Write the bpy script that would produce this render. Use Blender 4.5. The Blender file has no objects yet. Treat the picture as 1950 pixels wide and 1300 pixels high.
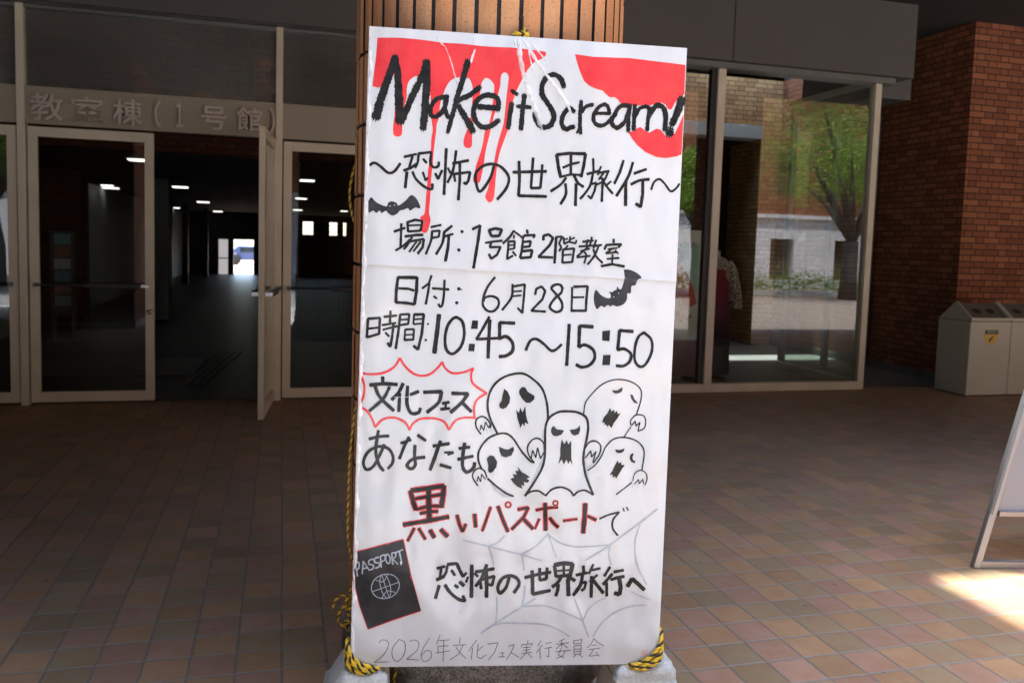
import bpy, bmesh, math, random
import numpy as np
from mathutils import Vector, Matrix
random.seed(7)
R = math.radians
scene = bpy.context.scene
col = scene.collection

# ------------------------------------------------------------------ camera, sky, sun, exposure
cam_d = bpy.data.cameras.new('camera'); cam = bpy.data.objects.new('camera', cam_d); col.objects.link(cam)
TH, PITCH, ROLL, EYE = .2704, .0801, .0301, 1.4351
def yawed(x, y, z): return Vector((math.cos(TH)*x + math.sin(TH)*y, -math.sin(TH)*x + math.cos(TH)*y, z))
_f = (0, math.cos(PITCH), -math.sin(PITCH)); _u = (0, math.sin(PITCH), math.cos(PITCH)); _r = (1, 0, 0)
_c, _s = math.cos(ROLL), math.sin(ROLL)
_rt = yawed(*[_c*a + _s*b for a, b in zip(_r, _u)]); _up = yawed(*[-_s*a + _c*b for a, b in zip(_r, _u)]); _fw = yawed(*_f)
m3 = Matrix((_rt, _up, -_fw)).transposed()
cam.matrix_world = Matrix.Translation((0, 0, EYE)) @ m3.to_4x4()
cam_d.sensor_width = 36; cam_d.lens = 36*1590.28/1950; cam_d.shift_y = -54.76/1950; cam_d.clip_start = .05; cam_d.clip_end = 2000
cam_d.dof.use_dof = True; cam_d.dof.focus_distance = 2.42; cam_d.dof.aperture_fstop = 5.0
scene.camera = cam
SUN_EL, SUN_AZ = R(75), R(-4)          # sun stands high beyond the entrance
world = bpy.data.worlds.new('World'); scene.world = world; world.use_nodes = True
wn = world.node_tree; bg = wn.nodes['Background']
sky = wn.nodes.new('ShaderNodeTexSky'); sky.sky_type = 'NISHITA'; sky.sun_disc = False
sky.sun_elevation = SUN_EL; sky.sun_rotation = SUN_AZ; sky.dust_density = 2.0
wn.links.new(sky.outputs[0], bg.inputs[0]); bg.inputs[1].default_value = .15
sd = bpy.data.lights.new('sun', 'SUN'); sd.energy = 2.3; sd.angle = R(2.0); sd.color = (1, .985, .955)
so = bpy.data.objects.new('sun', sd); col.objects.link(so); so.location = (0, 20, 30)
to_sun = Vector((math.sin(SUN_AZ)*math.cos(SUN_EL), math.cos(SUN_AZ)*math.cos(SUN_EL), math.sin(SUN_EL)))
so.rotation_euler = to_sun.to_track_quat('Z', 'Y').to_euler()
vs = scene.view_settings; vs.view_transform = 'Standard'; vs.look = 'None'; vs.gamma = 1; vs.use_curve_mapping = False
vs.exposure = 3.35
scene.render.engine = 'CYCLES'
scene.cycles.max_bounces = 10; scene.cycles.diffuse_bounces = 5; scene.cycles.glossy_bounces = 5
scene.cycles.transparent_max_bounces = 16; scene.cycles.sample_clamp_indirect = 8

# ------------------------------------------------------------------ node and material helpers
class N:
    def __init__(s, name):
        s.m = bpy.data.materials.new(name); s.m.use_nodes = True; s.t = s.m.node_tree
        s.b = s.t.nodes['Principled BSDF']; s.out = s.t.nodes['Material Output']
    def new(s, ty, **k):
        n = s.t.nodes.new(ty)
        for a, v in k.items(): setattr(n, a, v)
        return n
    def put(s, sock, v):
        if isinstance(v, bpy.types.NodeSocket): s.t.links.new(v, sock)
        elif isinstance(v, (tuple, list)): sock.default_value = (*v, 1) if len(v) == 3 and len(sock.default_value) == 4 else v
        else: sock.default_value = v
    def math(s, op, a, b=None, c=None):
        n = s.new('ShaderNodeMath', operation=op)
        for i, v in enumerate((a, b, c)):
            if v is not None: s.put(n.inputs[i], v)
        return n.outputs[0]
    def mix(s, f, a, b):
        n = s.new('ShaderNodeMix', data_type='RGBA'); s.put(n.inputs[0], f); s.put(n.inputs[6], a); s.put(n.inputs[7], b); return n.outputs[2]
    def noise(s, scale, detail=4, rough=.55, vec=None, dim='3D'):
        n = s.new('ShaderNodeTexNoise', noise_dimensions=dim); n.inputs['Scale'].default_value = scale
        n.inputs['Detail'].default_value = detail; n.inputs['Roughness'].default_value = rough
        if vec is not None: s.put(n.inputs['Vector'], vec)
        return n.outputs[0]
    def pos(s): return s.new('ShaderNodeNewGeometry').outputs['Position']
    def obj(s): return s.new('ShaderNodeTexCoord').outputs['Object']
    def ramp(s, f, *stops):
        n = s.new('ShaderNodeValToRGB'); s.put(n.inputs[0], f); e = n.color_ramp.elements
        while len(e) < len(stops): e.new(.5)
        for el, (p, c) in zip(e, stops): el.position = p; el.color = (*c, 1) if not isinstance(c, (int, float)) else (c, c, c, 1)
        return n.outputs[0]
    def bump(s, h, strength=.3, dist=.01):
        n = s.new('ShaderNodeBump'); s.put(n.inputs['Height'], h); n.inputs['Strength'].default_value = strength; n.inputs['Distance'].default_value = dist; return n.outputs[0]
    def set(s, **k):
        for a, v in k.items(): s.put(s.b.inputs[a.replace('_', ' ')], v)
        return s
def smat(name, c, rough=.6, var=.15, scale=6, metal=0, bump=0, bscale=40, spec=.5, coat=0, bdist=.002):
    m = N(name); f = m.noise(scale, 5, .6, m.pos())
    lo = tuple(x*(1-var) for x in c); hi = tuple(min(1, x*(1+var)) for x in c)
    m.set(Base_Color=m.ramp(f, (.3, lo), (.7, hi)), Roughness=rough, Metallic=metal, Specular_IOR_Level=spec, Coat_Weight=coat, Coat_Roughness=.08)
    if bump: m.set(Normal=m.bump(m.noise(bscale, 4, .6, m.pos()), bump, bdist))
    return m.m

def brick_mat(name, c1, c2, mortar, row=.07, dark=1.0):
    m = N(name); g = m.new('ShaderNodeNewGeometry'); sp = m.new('ShaderNodeSeparateXYZ'); m.put(sp.inputs[0], g.outputs['Position'])
    sn = m.new('ShaderNodeSeparateXYZ'); m.put(sn.inputs[0], g.outputs['True Normal'])
    isx = m.math('GREATER_THAN', m.math('ABSOLUTE', sn.outputs[0]), .6)
    h = m.math('ADD', m.math('MULTIPLY', sp.outputs[1], isx), m.math('MULTIPLY', sp.outputs[0], m.math('SUBTRACT', 1, isx)))
    h = m.math('ADD', h, 50.03)
    z = m.math('ADD', sp.outputs[2], 10)
    rr = m.math('DIVIDE', z, row); r = m.math('FLOOR', rr); fz = m.math('MULTIPLY', m.math('FRACT', rr), row)
    x = m.math('ADD', h, m.math('MULTIPLY', m.math('MODULO', r, 2), .165))
    q = m.math('DIVIDE', x, .33); cell = m.math('FLOOR', q); f = m.math('MULTIPLY', m.math('FRACT', q), .33)
    hd = m.math('GREATER_THAN', f, .22); l = m.math('SUBTRACT', f, m.math('MULTIPLY', hd, .22)); ln = m.math('SUBTRACT', .22, m.math('MULTIPLY', hd, .11))
    dx = m.math('MINIMUM', l, m.math('SUBTRACT', ln, l)); dz = m.math('MINIMUM', fz, m.math('SUBTRACT', row, fz)); d = m.math('MINIMUM', dx, dz)
    fac = m.new('ShaderNodeMapRange'); m.put(fac.inputs[0], d); fac.inputs[1].default_value = .0035; fac.inputs[2].default_value = .0065
    cv = m.new('ShaderNodeCombineXYZ'); m.put(cv.inputs[0], m.math('ADD', m.math('MULTIPLY', cell, 2), hd)); m.put(cv.inputs[1], r); m.put(cv.inputs[2], isx)
    wnz = m.new('ShaderNodeTexWhiteNoise'); m.put(wnz.inputs['Vector'], cv.outputs[0])
    tone = m.ramp(wnz.outputs[0], (0, tuple(v*.7 for v in c1)), (.35, c1), (.75, c2), (1, tuple(v*1.15 for v in c2)))
    fine = m.noise(60, 5, .7, m.pos()); tone = m.mix(.35, tone, m.mix(fine, tuple(v*.5 for v in c1), tuple(min(1, v*1.4) for v in c2)))
    m.set(Base_Color=m.mix(fac.outputs[0], mortar, tone), Roughness=.8, Specular_IOR_Level=.25)
    hgt = m.math('ADD', fac.outputs[0], m.math('MULTIPLY', fine, .25))
    m.set(Normal=m.bump(hgt, .6, .006)); return m.m

def tile_mat(name):
    m = N(name); sp = m.new('ShaderNodeSeparateXYZ'); m.put(sp.inputs[0], m.pos())
    U0, V0, P = .0, .0, .15
    x = m.math('DIVIDE', m.math('ADD', sp.outputs[0], 300*P - GRID_U), P); y = m.math('DIVIDE', m.math('ADD', sp.outputs[1], 300*P - GRID_V), P)
    i, j = m.math('FLOOR', x), m.math('FLOOR', y); fx, fy = m.math('FRACT', x), m.math('FRACT', y)
    wob = m.math('MULTIPLY', m.math('SUBTRACT', m.noise(25, 3, .6, m.pos()), .5), .02)
    ex = m.math('ADD', m.math('MINIMUM', fx, m.math('SUBTRACT', 1, fx)), wob); ey = m.math('MULTIPLY', m.math('ADD', m.math('MINIMUM', fy, m.math('SUBTRACT', 1, fy)), wob), .72)
    d = m.math('MINIMUM', ex, ey)
    fac = m.new('ShaderNodeMapRange'); m.put(fac.inputs[0], d); fac.inputs[1].default_value = .018; fac.inputs[2].default_value = .036
    cv = m.new('ShaderNodeCombineXYZ'); m.put(cv.inputs[0], i); m.put(cv.inputs[1], j)
    w = m.new('ShaderNodeTexWhiteNoise'); m.put(w.inputs['Vector'], cv.outputs[0])
    cv2 = m.new('ShaderNodeCombineXYZ'); m.put(cv2.inputs[0], m.math('FLOOR', m.math('DIVIDE', m.math('ADD', i, j), 3))); m.put(cv2.inputs[1], m.math('ADD', j, 77)); m.put(cv2.inputs[2], 3)
    w2 = m.new('ShaderNodeTexWhiteNoise'); m.put(w2.inputs['Vector'], cv2.outputs[0])
    k = m.math('MODULO', m.math('ADD', m.math('ADD', i, m.math('MULTIPLY', j, 2)), m.math('FLOOR', m.math('MULTIPLY', w2.outputs[0], 3))), 3)
    n3 = m.new('ShaderNodeValToRGB'); m.put(n3.inputs[0], m.math('DIVIDE', m.math('ADD', k, .5), 3)); n3.color_ramp.interpolation = 'CONSTANT'
    e = n3.color_ramp.elements; e.new(.66)
    for el, (p, c) in zip(e, ((0, (.355, .212, .142)), (.333, (.36, .222, .115)), (.666, (.285, .215, .120)))): el.position = p; el.color = (*c, 1)
    big = m.noise(14, 3, .5, m.pos()); grit = m.noise(420, 2, .7, m.pos()); dirt = m.noise(2.2, 5, .65, m.pos())
    c = m.mix(m.math('MULTIPLY', m.ramp(big, (.35, 0.0), (.75, 1.0)), .75), n3.outputs[0], (.31, .165, .08))
    br = m.math('ADD', m.math('MULTIPLY', w.outputs[0], .24), .85)
    br = m.math('MULTIPLY', br, m.math('ADD', m.math('MULTIPLY', grit, .28), .86)); br = m.math('MULTIPLY', br, m.math('ADD', m.math('MULTIPLY', dirt, .55), .73))
    mu = m.new('ShaderNodeVectorMath', operation='SCALE'); m.put(mu.inputs[0], c); m.put(mu.inputs['Scale'], br)
    vs2 = m.new('ShaderNodeTexVoronoi'); vs2.inputs['Scale'].default_value = 5.5; m.put(vs2.inputs['Vector'], m.pos()); spot = m.math('MULTIPLY', m.math('LESS_THAN', vs2.outputs['Distance'], .055), .45)
    isx = m.math('LESS_THAN', ex, ey)
    gr = m.mix(isx, (.33, .285, .225), (.17, .148, .12)); gr = m.mix(m.noise(50, 4, .7, m.pos()), gr, (.20, .17, .135))  # joint tone set by direction; darker lines stand in for shaded joints
    m.set(Base_Color=m.mix(spot, m.mix(fac.outputs[0], gr, mu.outputs[0]), (.07, .055, .045)), Specular_IOR_Level=.32)
    m.set(Roughness=m.math('ADD', m.math('MULTIPLY', dirt, .25), .45))
    hgt = m.math('ADD', m.math('ADD', fac.outputs[0], m.math('MULTIPLY', grit, .10)), m.math('MULTIPLY', w.outputs[0], .10)); m.set(Normal=m.bump(hgt, .55, .004)); return m.m

def glass_mat(name, base=.06, tint=(.86, .9, .87), haze=0):
    m = N(name); t = m.t; t.nodes.remove(m.b)
    lw = m.new('ShaderNodeLayerWeight'); lw.inputs[0].default_value = .5
    f = m.math('ADD', base, m.math('MULTIPLY', m.math('POWER', lw.outputs['Facing'], 5), 1-base))
    tr = m.new('ShaderNodeBsdfTransparent'); m.put(tr.inputs[0], tint)
    gl = m.new('ShaderNodeBsdfGlossy'); gl.inputs['Roughness'].default_value = 0.0; m.put(gl.inputs[0], (1, 1, 1))
    
    mx = m.new('ShaderNodeMixShader'); m.put(mx.inputs[0], f); t.links.new(tr.outputs[0], mx.inputs[1]); t.links.new(gl.outputs[0], mx.inputs[2]); last = mx
    if haze:
        df = m.new('ShaderNodeBsdfDiffuse'); m.put(df.inputs[0], m.ramp(m.noise(1.6, 5, .65, m.pos()), (.3, .30), (.7, .52))); m2 = m.new('ShaderNodeMixShader'); m2.inputs[0].default_value = haze; t.links.new(mx.outputs[0], m2.inputs[1]); t.links.new(df.outputs[0], m2.inputs[2]); last = m2  # diffuse grey mixed into the pane as a painted haze
    t.links.new(last.outputs[0], m.out.inputs[0])
    return m.m
def emit_mat(name, c, s):
    m = N(name); m.set(Base_Color=c, Emission_Color=c, Emission_Strength=s); return m.m

# ------------------------------------------------------------------ mesh helpers
class MB:
    def __init__(s): s.v = []; s.f = []; s.sm = []
    def add(s, vs_, fs, smooth=False):
        o = len(s.v); s.v += [tuple(v) for v in vs_]; s.f += [[i+o for i in f] for f in fs]; s.sm += [smooth]*len(fs); return s
    def box(s, x0, x1, y0, y1, z0, z1):
        return s.add([(x0,y0,z0),(x1,y0,z0),(x1,y1,z0),(x0,y1,z0),(x0,y0,z1),(x1,y0,z1),(x1,y1,z1),(x0,y1,z1)],
            [(3,2,1,0),(4,5,6,7),(0,1,5,4),(1,2,6,5),(2,3,7,6),(3,0,4,7)])
    def bar(s, a, b, w, h, up=(0,0,1)):
        a, b = Vector(a), Vector(b); d = (b-a).normalized(); x = d.cross(Vector(up)).normalized(); y = x.cross(d)
        c = [x*(i*w/2)+y*(j*h/2) for i, j in ((-1,-1),(1,-1),(1,1),(-1,1))]
        return s.add([a+k for k in c]+[b+k for k in c], [(0,1,2,3)[::-1],(4,5,6,7),(0,1,5,4),(1,2,6,5),(2,3,7,6),(3,0,4,7)])
    def tube(s, pts, rad, n=8, cap=True, closed=False):
        pts = [Vector(p) for p in pts]; rad = rad if isinstance(rad, (list, tuple)) else [rad]*len(pts)
        vs_ = []; prev = None; L = len(pts)
        for i, p in enumerate(pts):
            d = (pts[min(i+1, L-1)]-pts[max(i-1, 0)])
            d = d.normalized() if d.length > 1e-9 else Vector((0,0,1))
            if prev is None: x = d.orthogonal().normalized()
            else: x = (prev - d*prev.dot(d)); x = x.normalized() if x.length > 1e-6 else d.orthogonal().normalized()
            prev = x; y = d.cross(x)
            vs_ += [p + (x*math.cos(2*math.pi*k/n) + y*math.sin(2*math.pi*k/n))*rad[i] for k in range(n)]
        fs = [(i*n+k, i*n+(k+1) % n, (i+1)*n+(k+1) % n, (i+1)*n+k) for i in range(L-1) for k in range(n)]
        if cap: fs += [tuple(range(n))[::-1], tuple(range((L-1)*n, L*n))]
        return s.add(vs_, fs, True)
    def lathe(s, prof, n=24, c=(0,0,0), sx=1, sy=1, cap=True):
        vs_ = [(c[0]+r*sx*math.cos(2*math.pi*k/n), c[1]+r*sy*math.sin(2*math.pi*k/n), c[2]+z) for r, z in prof for k in range(n)]
        fs = [(i*n+k, i*n+(k+1) % n, (i+1)*n+(k+1) % n, (i+1)*n+k) for i in range(len(prof)-1) for k in range(n)]
        if cap: fs += [tuple(range(n))[::-1], tuple(range((len(prof)-1)*n, len(prof)*n))]
        return s.add(vs_, fs, True)
    def prism(s, poly, ax, d0, d1):     # polygon in the two axes other than ax, extruded along ax
        def P(a, b, d): return (d, a, b) if ax == 0 else (a, d, b) if ax == 1 else (a, b, d)
        n = len(poly); vs_ = [P(a, b, d0) for a, b in poly]+[P(a, b, d1) for a, b in poly]
        return s.add(vs_, [tuple(range(n))[::-1], tuple(range(n, 2*n))]+[(i, (i+1) % n, n+(i+1) % n, n+i) for i in range(n)])
    def build(s, name, mat, parent=None, bevel=0, seg=2):
        me = bpy.data.meshes.new(name); me.from_pydata(s.v, [], s.f); me.update()
        me.polygons.foreach_set('use_smooth', s.sm)
        bm = bmesh.new(); bm.from_mesh(me); bmesh.ops.recalc_face_normals(bm, faces=bm.faces); bm.to_mesh(me); bm.free()
        o = bpy.data.objects.new(name, me); col.objects.link(o)
        if mat: me.materials.append(mat)
        if parent: attach(o, parent)
        if bevel:
            b = o.modifiers.new('bevel', 'BEVEL'); b.width = bevel; b.segments = seg; b.limit_method = 'ANGLE'; b.angle_limit = R(40)
        return o
def wmat(o): return (wmat(o.parent) @ o.matrix_parent_inverse if o.parent else Matrix.Identity(4)) @ o.matrix_basis
def attach(o, parent):
    o.parent = parent; o.matrix_parent_inverse = wmat(parent).inverted()
def tag(o, label, cat, group=None, kind=None):
    o['label'] = label; o['category'] = cat
    if group: o['group'] = group
    if kind: o['kind'] = kind
    return o
def struct(o): o['kind'] = 'structure'; return o
def empty(name, loc, label, cat, group=None):
    o = bpy.data.objects.new(name, None); o.location = loc; o.empty_display_size = .1; col.objects.link(o); return tag(o, label, cat, group)
def box(name, mat, parent, x0, x1, y0, y1, z0, z1, bevel=0): return MB().box(x0, x1, y0, y1, z0, z1).build(name, mat, parent, bevel)
def copy_tree(o, parent=None):
    c = o.copy(); col.objects.link(c)
    if parent: c.parent = parent
    for ch in [x for x in bpy.data.objects if x.parent == o]: copy_tree(ch, c)
    return c
def catmull(P, k=6):
    P = [Vector(p) for p in P]; Q = [2*P[0]-P[1]]+P+[2*P[-1]-P[-2]]; out = []
    for i in range(1, len(Q)-2):
        a, b, c, d = Q[i-1:i+3]
        for t in range(k):
            t /= k; out.append(.5*((2*b)+(c-a)*t+(2*a-5*b+4*c-d)*t*t+(3*b-a-3*c+d)*t**3))
    out.append(P[-1]); return out
# ------------------------------------------------------------------ materials
GRID_U, GRID_V = 1.361, 2.489
M_tile = tile_mat('clay_tile_paving')
M_alu = smat('bronze_beige_aluminium', (.64, .585, .465), .42, .08, 3, metal=.0, spec=.5)
M_alud = smat('grey_aluminium', (.16, .165, .16), .4, .1, 3, metal=.3)
M_steel = smat('brushed_steel', (.55, .55, .56), .32, .08, 8, metal=.9)
M_black = smat('black_rubber', (.018, .018, .018), .5, .2)
M_glass = glass_mat('window_glass', .06)
M_hazed = glass_mat('dusty_transom_glass', .05, (.86, .9, .87), .13)  # even grey haze painted in for the missing sheen on the panes
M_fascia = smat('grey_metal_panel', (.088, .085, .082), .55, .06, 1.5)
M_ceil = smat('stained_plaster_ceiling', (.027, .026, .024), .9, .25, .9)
M_brick = brick_mat('red_brown_brick', (.205, .070, .035), (.30, .115, .056), (.022, .018, .016))
M_brick2 = brick_mat('tan_brick', (.40, .22, .105), (.50, .31, .16), (.10, .08, .065))
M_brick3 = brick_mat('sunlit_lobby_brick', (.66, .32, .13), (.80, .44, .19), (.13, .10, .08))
M_conc = smat('pale_concrete', (.46, .46, .45), .85, .15, 5, bump=.35, bscale=60)
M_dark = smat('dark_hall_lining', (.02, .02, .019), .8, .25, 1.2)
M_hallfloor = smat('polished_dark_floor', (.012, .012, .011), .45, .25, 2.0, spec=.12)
M_hallwall = smat('grey_hall_wall', (.14, .142, .14), .6, .15, 1.0)
M_lamp = emit_mat('lamp_glow', (1, .97, .92), .4)

# ------------------------------------------------------------------ ground
g = MB()
g.add([(-120, -120, 0), (120, -120, 0), (120, 120, 0), (-120, 120, 0)], [(0, 1, 2, 3)])
struct(g.build('paved_ground', M_tile))
struct(box('plaza_paving', smat('pale_grey_paving', (.50, .50, .50), .8, .10, 1.2), None, -60, 2.0, -2.6, .9, -.02, .004)); struct(box('plaza_paving', smat('grey_plaza_paving', (.26, .26, .26), .8, .12, 1.2), None, -60, 2.0, -60, -2.6, -.02, .004)); struct(box('plaza_paving', smat('pinkish_plaza_paving', (.245, .20, .175), .8, .12, 1.2), None, 4.2, 60, -60, 2.3, -.02, .004))  # unseen pale near strip added to bounce light; grey beyond darkened to cut it
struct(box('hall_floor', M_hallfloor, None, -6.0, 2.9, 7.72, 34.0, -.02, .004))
struct(box('lobby_floor', smat('grey_lobby_floor', (.13, .135, .13), .4, .12, 3), None, 3.0, 7.38, 7.72, 16, -.02, .004))

# ------------------------------------------------------------------ entrance front: mullions, doors, transoms, lettering band
VF = 7.66
def pane(parent, x0, x1, z0, z1, v=VF, mat=None): return box('pane', mat or M_glass, parent, x0, x1, v-.004, v+.004, z0, z1)
M_band = smat('beige_sign_band', (.33, .295, .225), .5, .06, 2)
ent = empty('glass_entrance', (0, VF, 0), 'beige framed glass entrance with lettering band above its doors, left of the brick column', 'glazed entrance')
for u in (-4.03, -2.03, -.03, 1.985): box('mullion', M_alu, ent, u-.029, u+.029, VF-.05, VF+.05, 0, 3.24, .004)
for a, b in ((-6.0, -4.059), (-4.001, -2.059), (-2.001, -.059), (-.001, 1.956)):
    box('head_rail', M_alud, ent, a, b, VF-.035, VF+.05, 3.215, 3.24, .003); box('transom_rail', M_band, ent, a, b, VF-.034, VF+.034, 2.575, 2.60, .003)
for a, b in ((-6.0, -4.059), (-4.001, -2.059), (-2.001, -.059), (-.001, 1.956)):
    box('sign_band', M_band, ent, a, b, VF-.03, VF+.03, 2.30, 2.575); pane(ent, a, b, 2.60, 3.215, VF, M_hazed)

def door_leaf(hinge_u, width, swing, flip, label=None):
    """a glazed leaf hinged at (hinge_u, VF); x runs from the hinge to the free edge"""
    M = Matrix.Translation((hinge_u, VF, 0)) @ Matrix.Rotation(swing, 4, 'Z') @ Matrix.Scale(-1 if flip else 1, 4, (1, 0, 0))
    W = width; t = .022; b = MB()
    b.box(.004, .075, -t, t, .02, 2.28); b.box(W-.075, W-.004, -t, t, .02, 2.28)
    b.box(.075, W-.075, -t, t, .02, .105); b.box(.075, W-.075, -t, t, 2.20, 2.28)
    def ch(n, mb, mat, bev=0, par=None):
        mb.v = [tuple(M @ Vector(v)) for v in mb.v]; return mb.build(n, mat, par, bev)
    o = ch('door', b, M_alu, .003, ent)
    ch('pane', MB().box(.075, W-.075, -.004, .004, .105, 2.20), M_glass, 0, o)
    for s in (-1, 1):
        h = MB(); h.bar((.07, s*.065, 1.0), (W-.07, s*.065, 1.0), .018, .016); h.bar((W*.44, s*.066, 1.0), (W-.10, s*.066, 1.0), .04, .042); ch('push_bar', h, M_black, .006, o)
        for x, x2 in ((.055, .12), (W-.055, W-.14)):
            e = MB(); e.box(x-.014, x+.014, min(s*t, s*.08), max(s*t, s*.08), .982, 1.018); e.bar((x2 if x > .3 else .07, s*.066, 1.0), (x, s*.066, 1.0), .03, .03); ch('bar_end', e, M_alud if x < .3 else M_steel, .004, o)
    lk = MB(); lk.tube([(W-.04, -t, .78), (W-.04, -t-.012, .78)], .022, 12); ch('lock', lk, M_steel, 0, o)
    if label: o['label'] = label
    return o
door_leaf(-1.994, .955, 0, False)
door_leaf(-.068, .955, R(85), True, 'glass door leaf swung open towards the forecourt')
door_leaf(.006, .965, 0, False); door_leaf(1.949, .965, 0, True)
door_leaf(-2.066, .96, 0, True); door_leaf(-3.994, .96, 0, False)
# raised metal letters on the band
M_letter = smat('dull_metal_lettering', (.56, .49, .435), .4, .2, 5, metal=.15)
def letter(ch, u0, w, z0, h):
    cu = bpy.data.curves.new('letter', 'FONT'); cu.body = ch; cu.size = 1; cu.extrude = .05; cu.offset = .009
    t = bpy.data.objects.new('letter', cu); col.objects.link(t); bpy.context.view_layer.update()
    me = bpy.data.meshes.new_from_object(t.evaluated_get(bpy.context.evaluated_depsgraph_get())); bpy.data.objects.remove(t)
    co = np.array([v.co[:] for v in me.vertices]); lo, hi = co.min(0), co.max(0)
    for v in me.vertices:
        a = (v.co[0]-lo[0])/max(hi[0]-lo[0], 1e-6); c = (v.co[1]-lo[1])/max(hi[1]-lo[1], 1e-6); d = v.co[2]
        v.co = (u0+a*w, VF-.045-(d+.05)*.25, z0+c*h)
    me.materials.clear(); me.materials.append(M_letter)
    o = bpy.data.objects.new('letter', me); col.objects.link(o); attach(o, ent); return o
for chs, u0, w, z0, h in (('教', -1.955, .245, 2.325, .215), ('室', -1.655, .235, 2.33, .205), ('棟', -1.345, .225, 2.33, .21), ('（', -1.03, .055, 2.325, .225),
    ('１', -.865, .062, 2.335, .20), ('号', -.665, .205, 2.335, .195), ('館', -.38, .205, 2.34, .20), ('）', -.115, .05, 2.33, .225)): letter(chs, u0, w, z0, h)

# glazed corner bay on the right
bay = empty('glazed_bay', (5.1, VF, 0), 'tall corner shop window with slim beige posts and sill, right of the poster', 'glazed bay')
for u, w in ((4.205, .043), (6.04, .038)): box('post', M_alu, bay, u-w, u+w, VF-.05, VF+.05, 0, 3.30, .004)
for a, b in ((2.014, 4.162), (4.248, 6.002)):
    box('sill', M_alu, bay, a, b, VF-.05, VF+.05, 0, .085, .004); box('head_rail', M_alu, bay, a, b, VF-.04, VF+.04, 3.27, 3.30, .004)
box('sill', M_alu, bay, 6.01, 6.11, VF+.06, 9.2, 0, .085); box('head_rail', M_alu, bay, 6.01, 6.11, VF+.06, 9.2, 3.245, 3.30)
df = MB(); df.box(4.106, 4.161, VF-.02, VF+.045, .086, 3.269); df.build('gasket', M_black, bay)
pane(bay, 2.014, 4.106, .085, 3.27); pane(bay, 4.248, 6.002, .085, 3.27)
box('pane', M_glass, bay, 6.056, 6.064, VF+.06, 9.2, .085, 3.245)
rec = empty('recessed_doorway', (6.75, 9.25, 0), 'dark framed glass doorway in the narrow recess beside the brick wing', 'doorway')
f = MB()
for u in (6.14, 6.77, 7.36): f.box(u-.03, u+.03, 9.22, 9.30, 0, 3.24)
f.box(6.17, 6.74, 9.22, 9.30, 3.15, 3.24); f.box(6.80, 7.33, 9.22, 9.30, 3.15, 3.24)
f.build('door_frame', M_alud, rec); box('pane', M_glass, rec, 6.17, 6.74, 9.256, 9.264, .01, 3.15); box('pane', M_glass, rec, 6.80, 7.33, 9.256, 9.264, .01, 3.15)

# ------------------------------------------------------------------ porch roof (thin slab; unseen edges and slots shaped to steer light), fascia
roof = empty('porch_roof', (.4, 4, 4.06), 'low grey plaster porch ceiling reaching out over the brick column', 'canopy')
Z0, Z1, PF = 4.06, 4.36, 2.2
s = MB()
for q in ((-14, -.9, -1.2, 7.66), (-.9, 2.77, PF, 7.66), (2.77, 3.55, 4.15, 7.66), (3.55, 22, 2.6, 7.66)): s.box(*q, Z0, Z1)
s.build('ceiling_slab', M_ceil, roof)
s = MB()
for q in ((-14, 5.6, 7.66, 36), (5.6, 7.4, 7.66, 10.93), (5.6, 7.4, 11.49, 36), (7.4, 30, 7.66, 36)): s.box(*q, Z0, Z1)
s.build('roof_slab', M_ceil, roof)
fa = empty('fascia_beam', (0, 7.5, 3.6), 'plain grey boxed fascia panel above the glass front', 'fascia')
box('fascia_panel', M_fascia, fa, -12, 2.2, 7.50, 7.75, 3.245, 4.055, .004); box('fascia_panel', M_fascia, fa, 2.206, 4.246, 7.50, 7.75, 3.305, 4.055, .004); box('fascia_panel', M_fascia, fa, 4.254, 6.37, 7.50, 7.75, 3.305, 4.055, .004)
box('trim_strip', M_alud, fa, -12, 6.2, 7.56, 7.75, 3.243, 3.30); box('return_box', M_fascia, fa, 6.12, 6.60, 7.80, 9.1, 3.14, 3.60, .004)

# ------------------------------------------------------------------ brick wing, right
wing = empty('brick_wing', (10, 9, 0), 'dark red brick wing wall with a lit corner, behind the waste bins', 'brick wall')
box('wall', M_brick, wing, 7.4, 22, 7.80, 16, .10, 4.06); box('plinth', smat('dark_plinth', (.14, .14, .13), .85, .15, 5), wing, 7.385, 22, 7.785, 16, 0, .10)
sidew = empty('brick_side_wall', (-3.4, 2, 0), 'brick side wall closing the left side of the porch', 'brick wall')
box('wall', M_brick, sidew, -6.4, -6.05, -1.0, 7.5, .10, 4.06); box('plinth', M_conc, sidew, -6.415, -6.035, -1.015, 7.5, 0, .10)

for u0, u1, v0, v1, lb in ((-3.7, -2.15, -.3, 1.6, 'broad dark brick pier mirrored in the closed left door'), (6.35, 7.06, 3.1, 3.83, 'shaded brick pier mirrored in the shop window beside the mannequin')):
    o = empty('brick_pier', ((u0+u1)/2, v0, 0), lb, 'brick pier', 'brick piers of the porch'); box('pier_shaft', M_brick, o, u0, u1, v0, v1, .1, 4.06); box('pier_foot', M_conc, o, u0-.015, u1+.015, v0-.015, v1+.015, 0, .1)
o = empty('stone_pillar', (-3.15, -4, 0), 'pale stone pillar standing on the square, mirrored in the closed left door', 'pillar'); box('shaft', M_conc, o, -3.34, -2.96, -4.2, -3.85, .2, 4.2, .01); box('footing', M_conc, o, -3.42, -2.88, -4.28, -3.77, 0, .2, .01)

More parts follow.
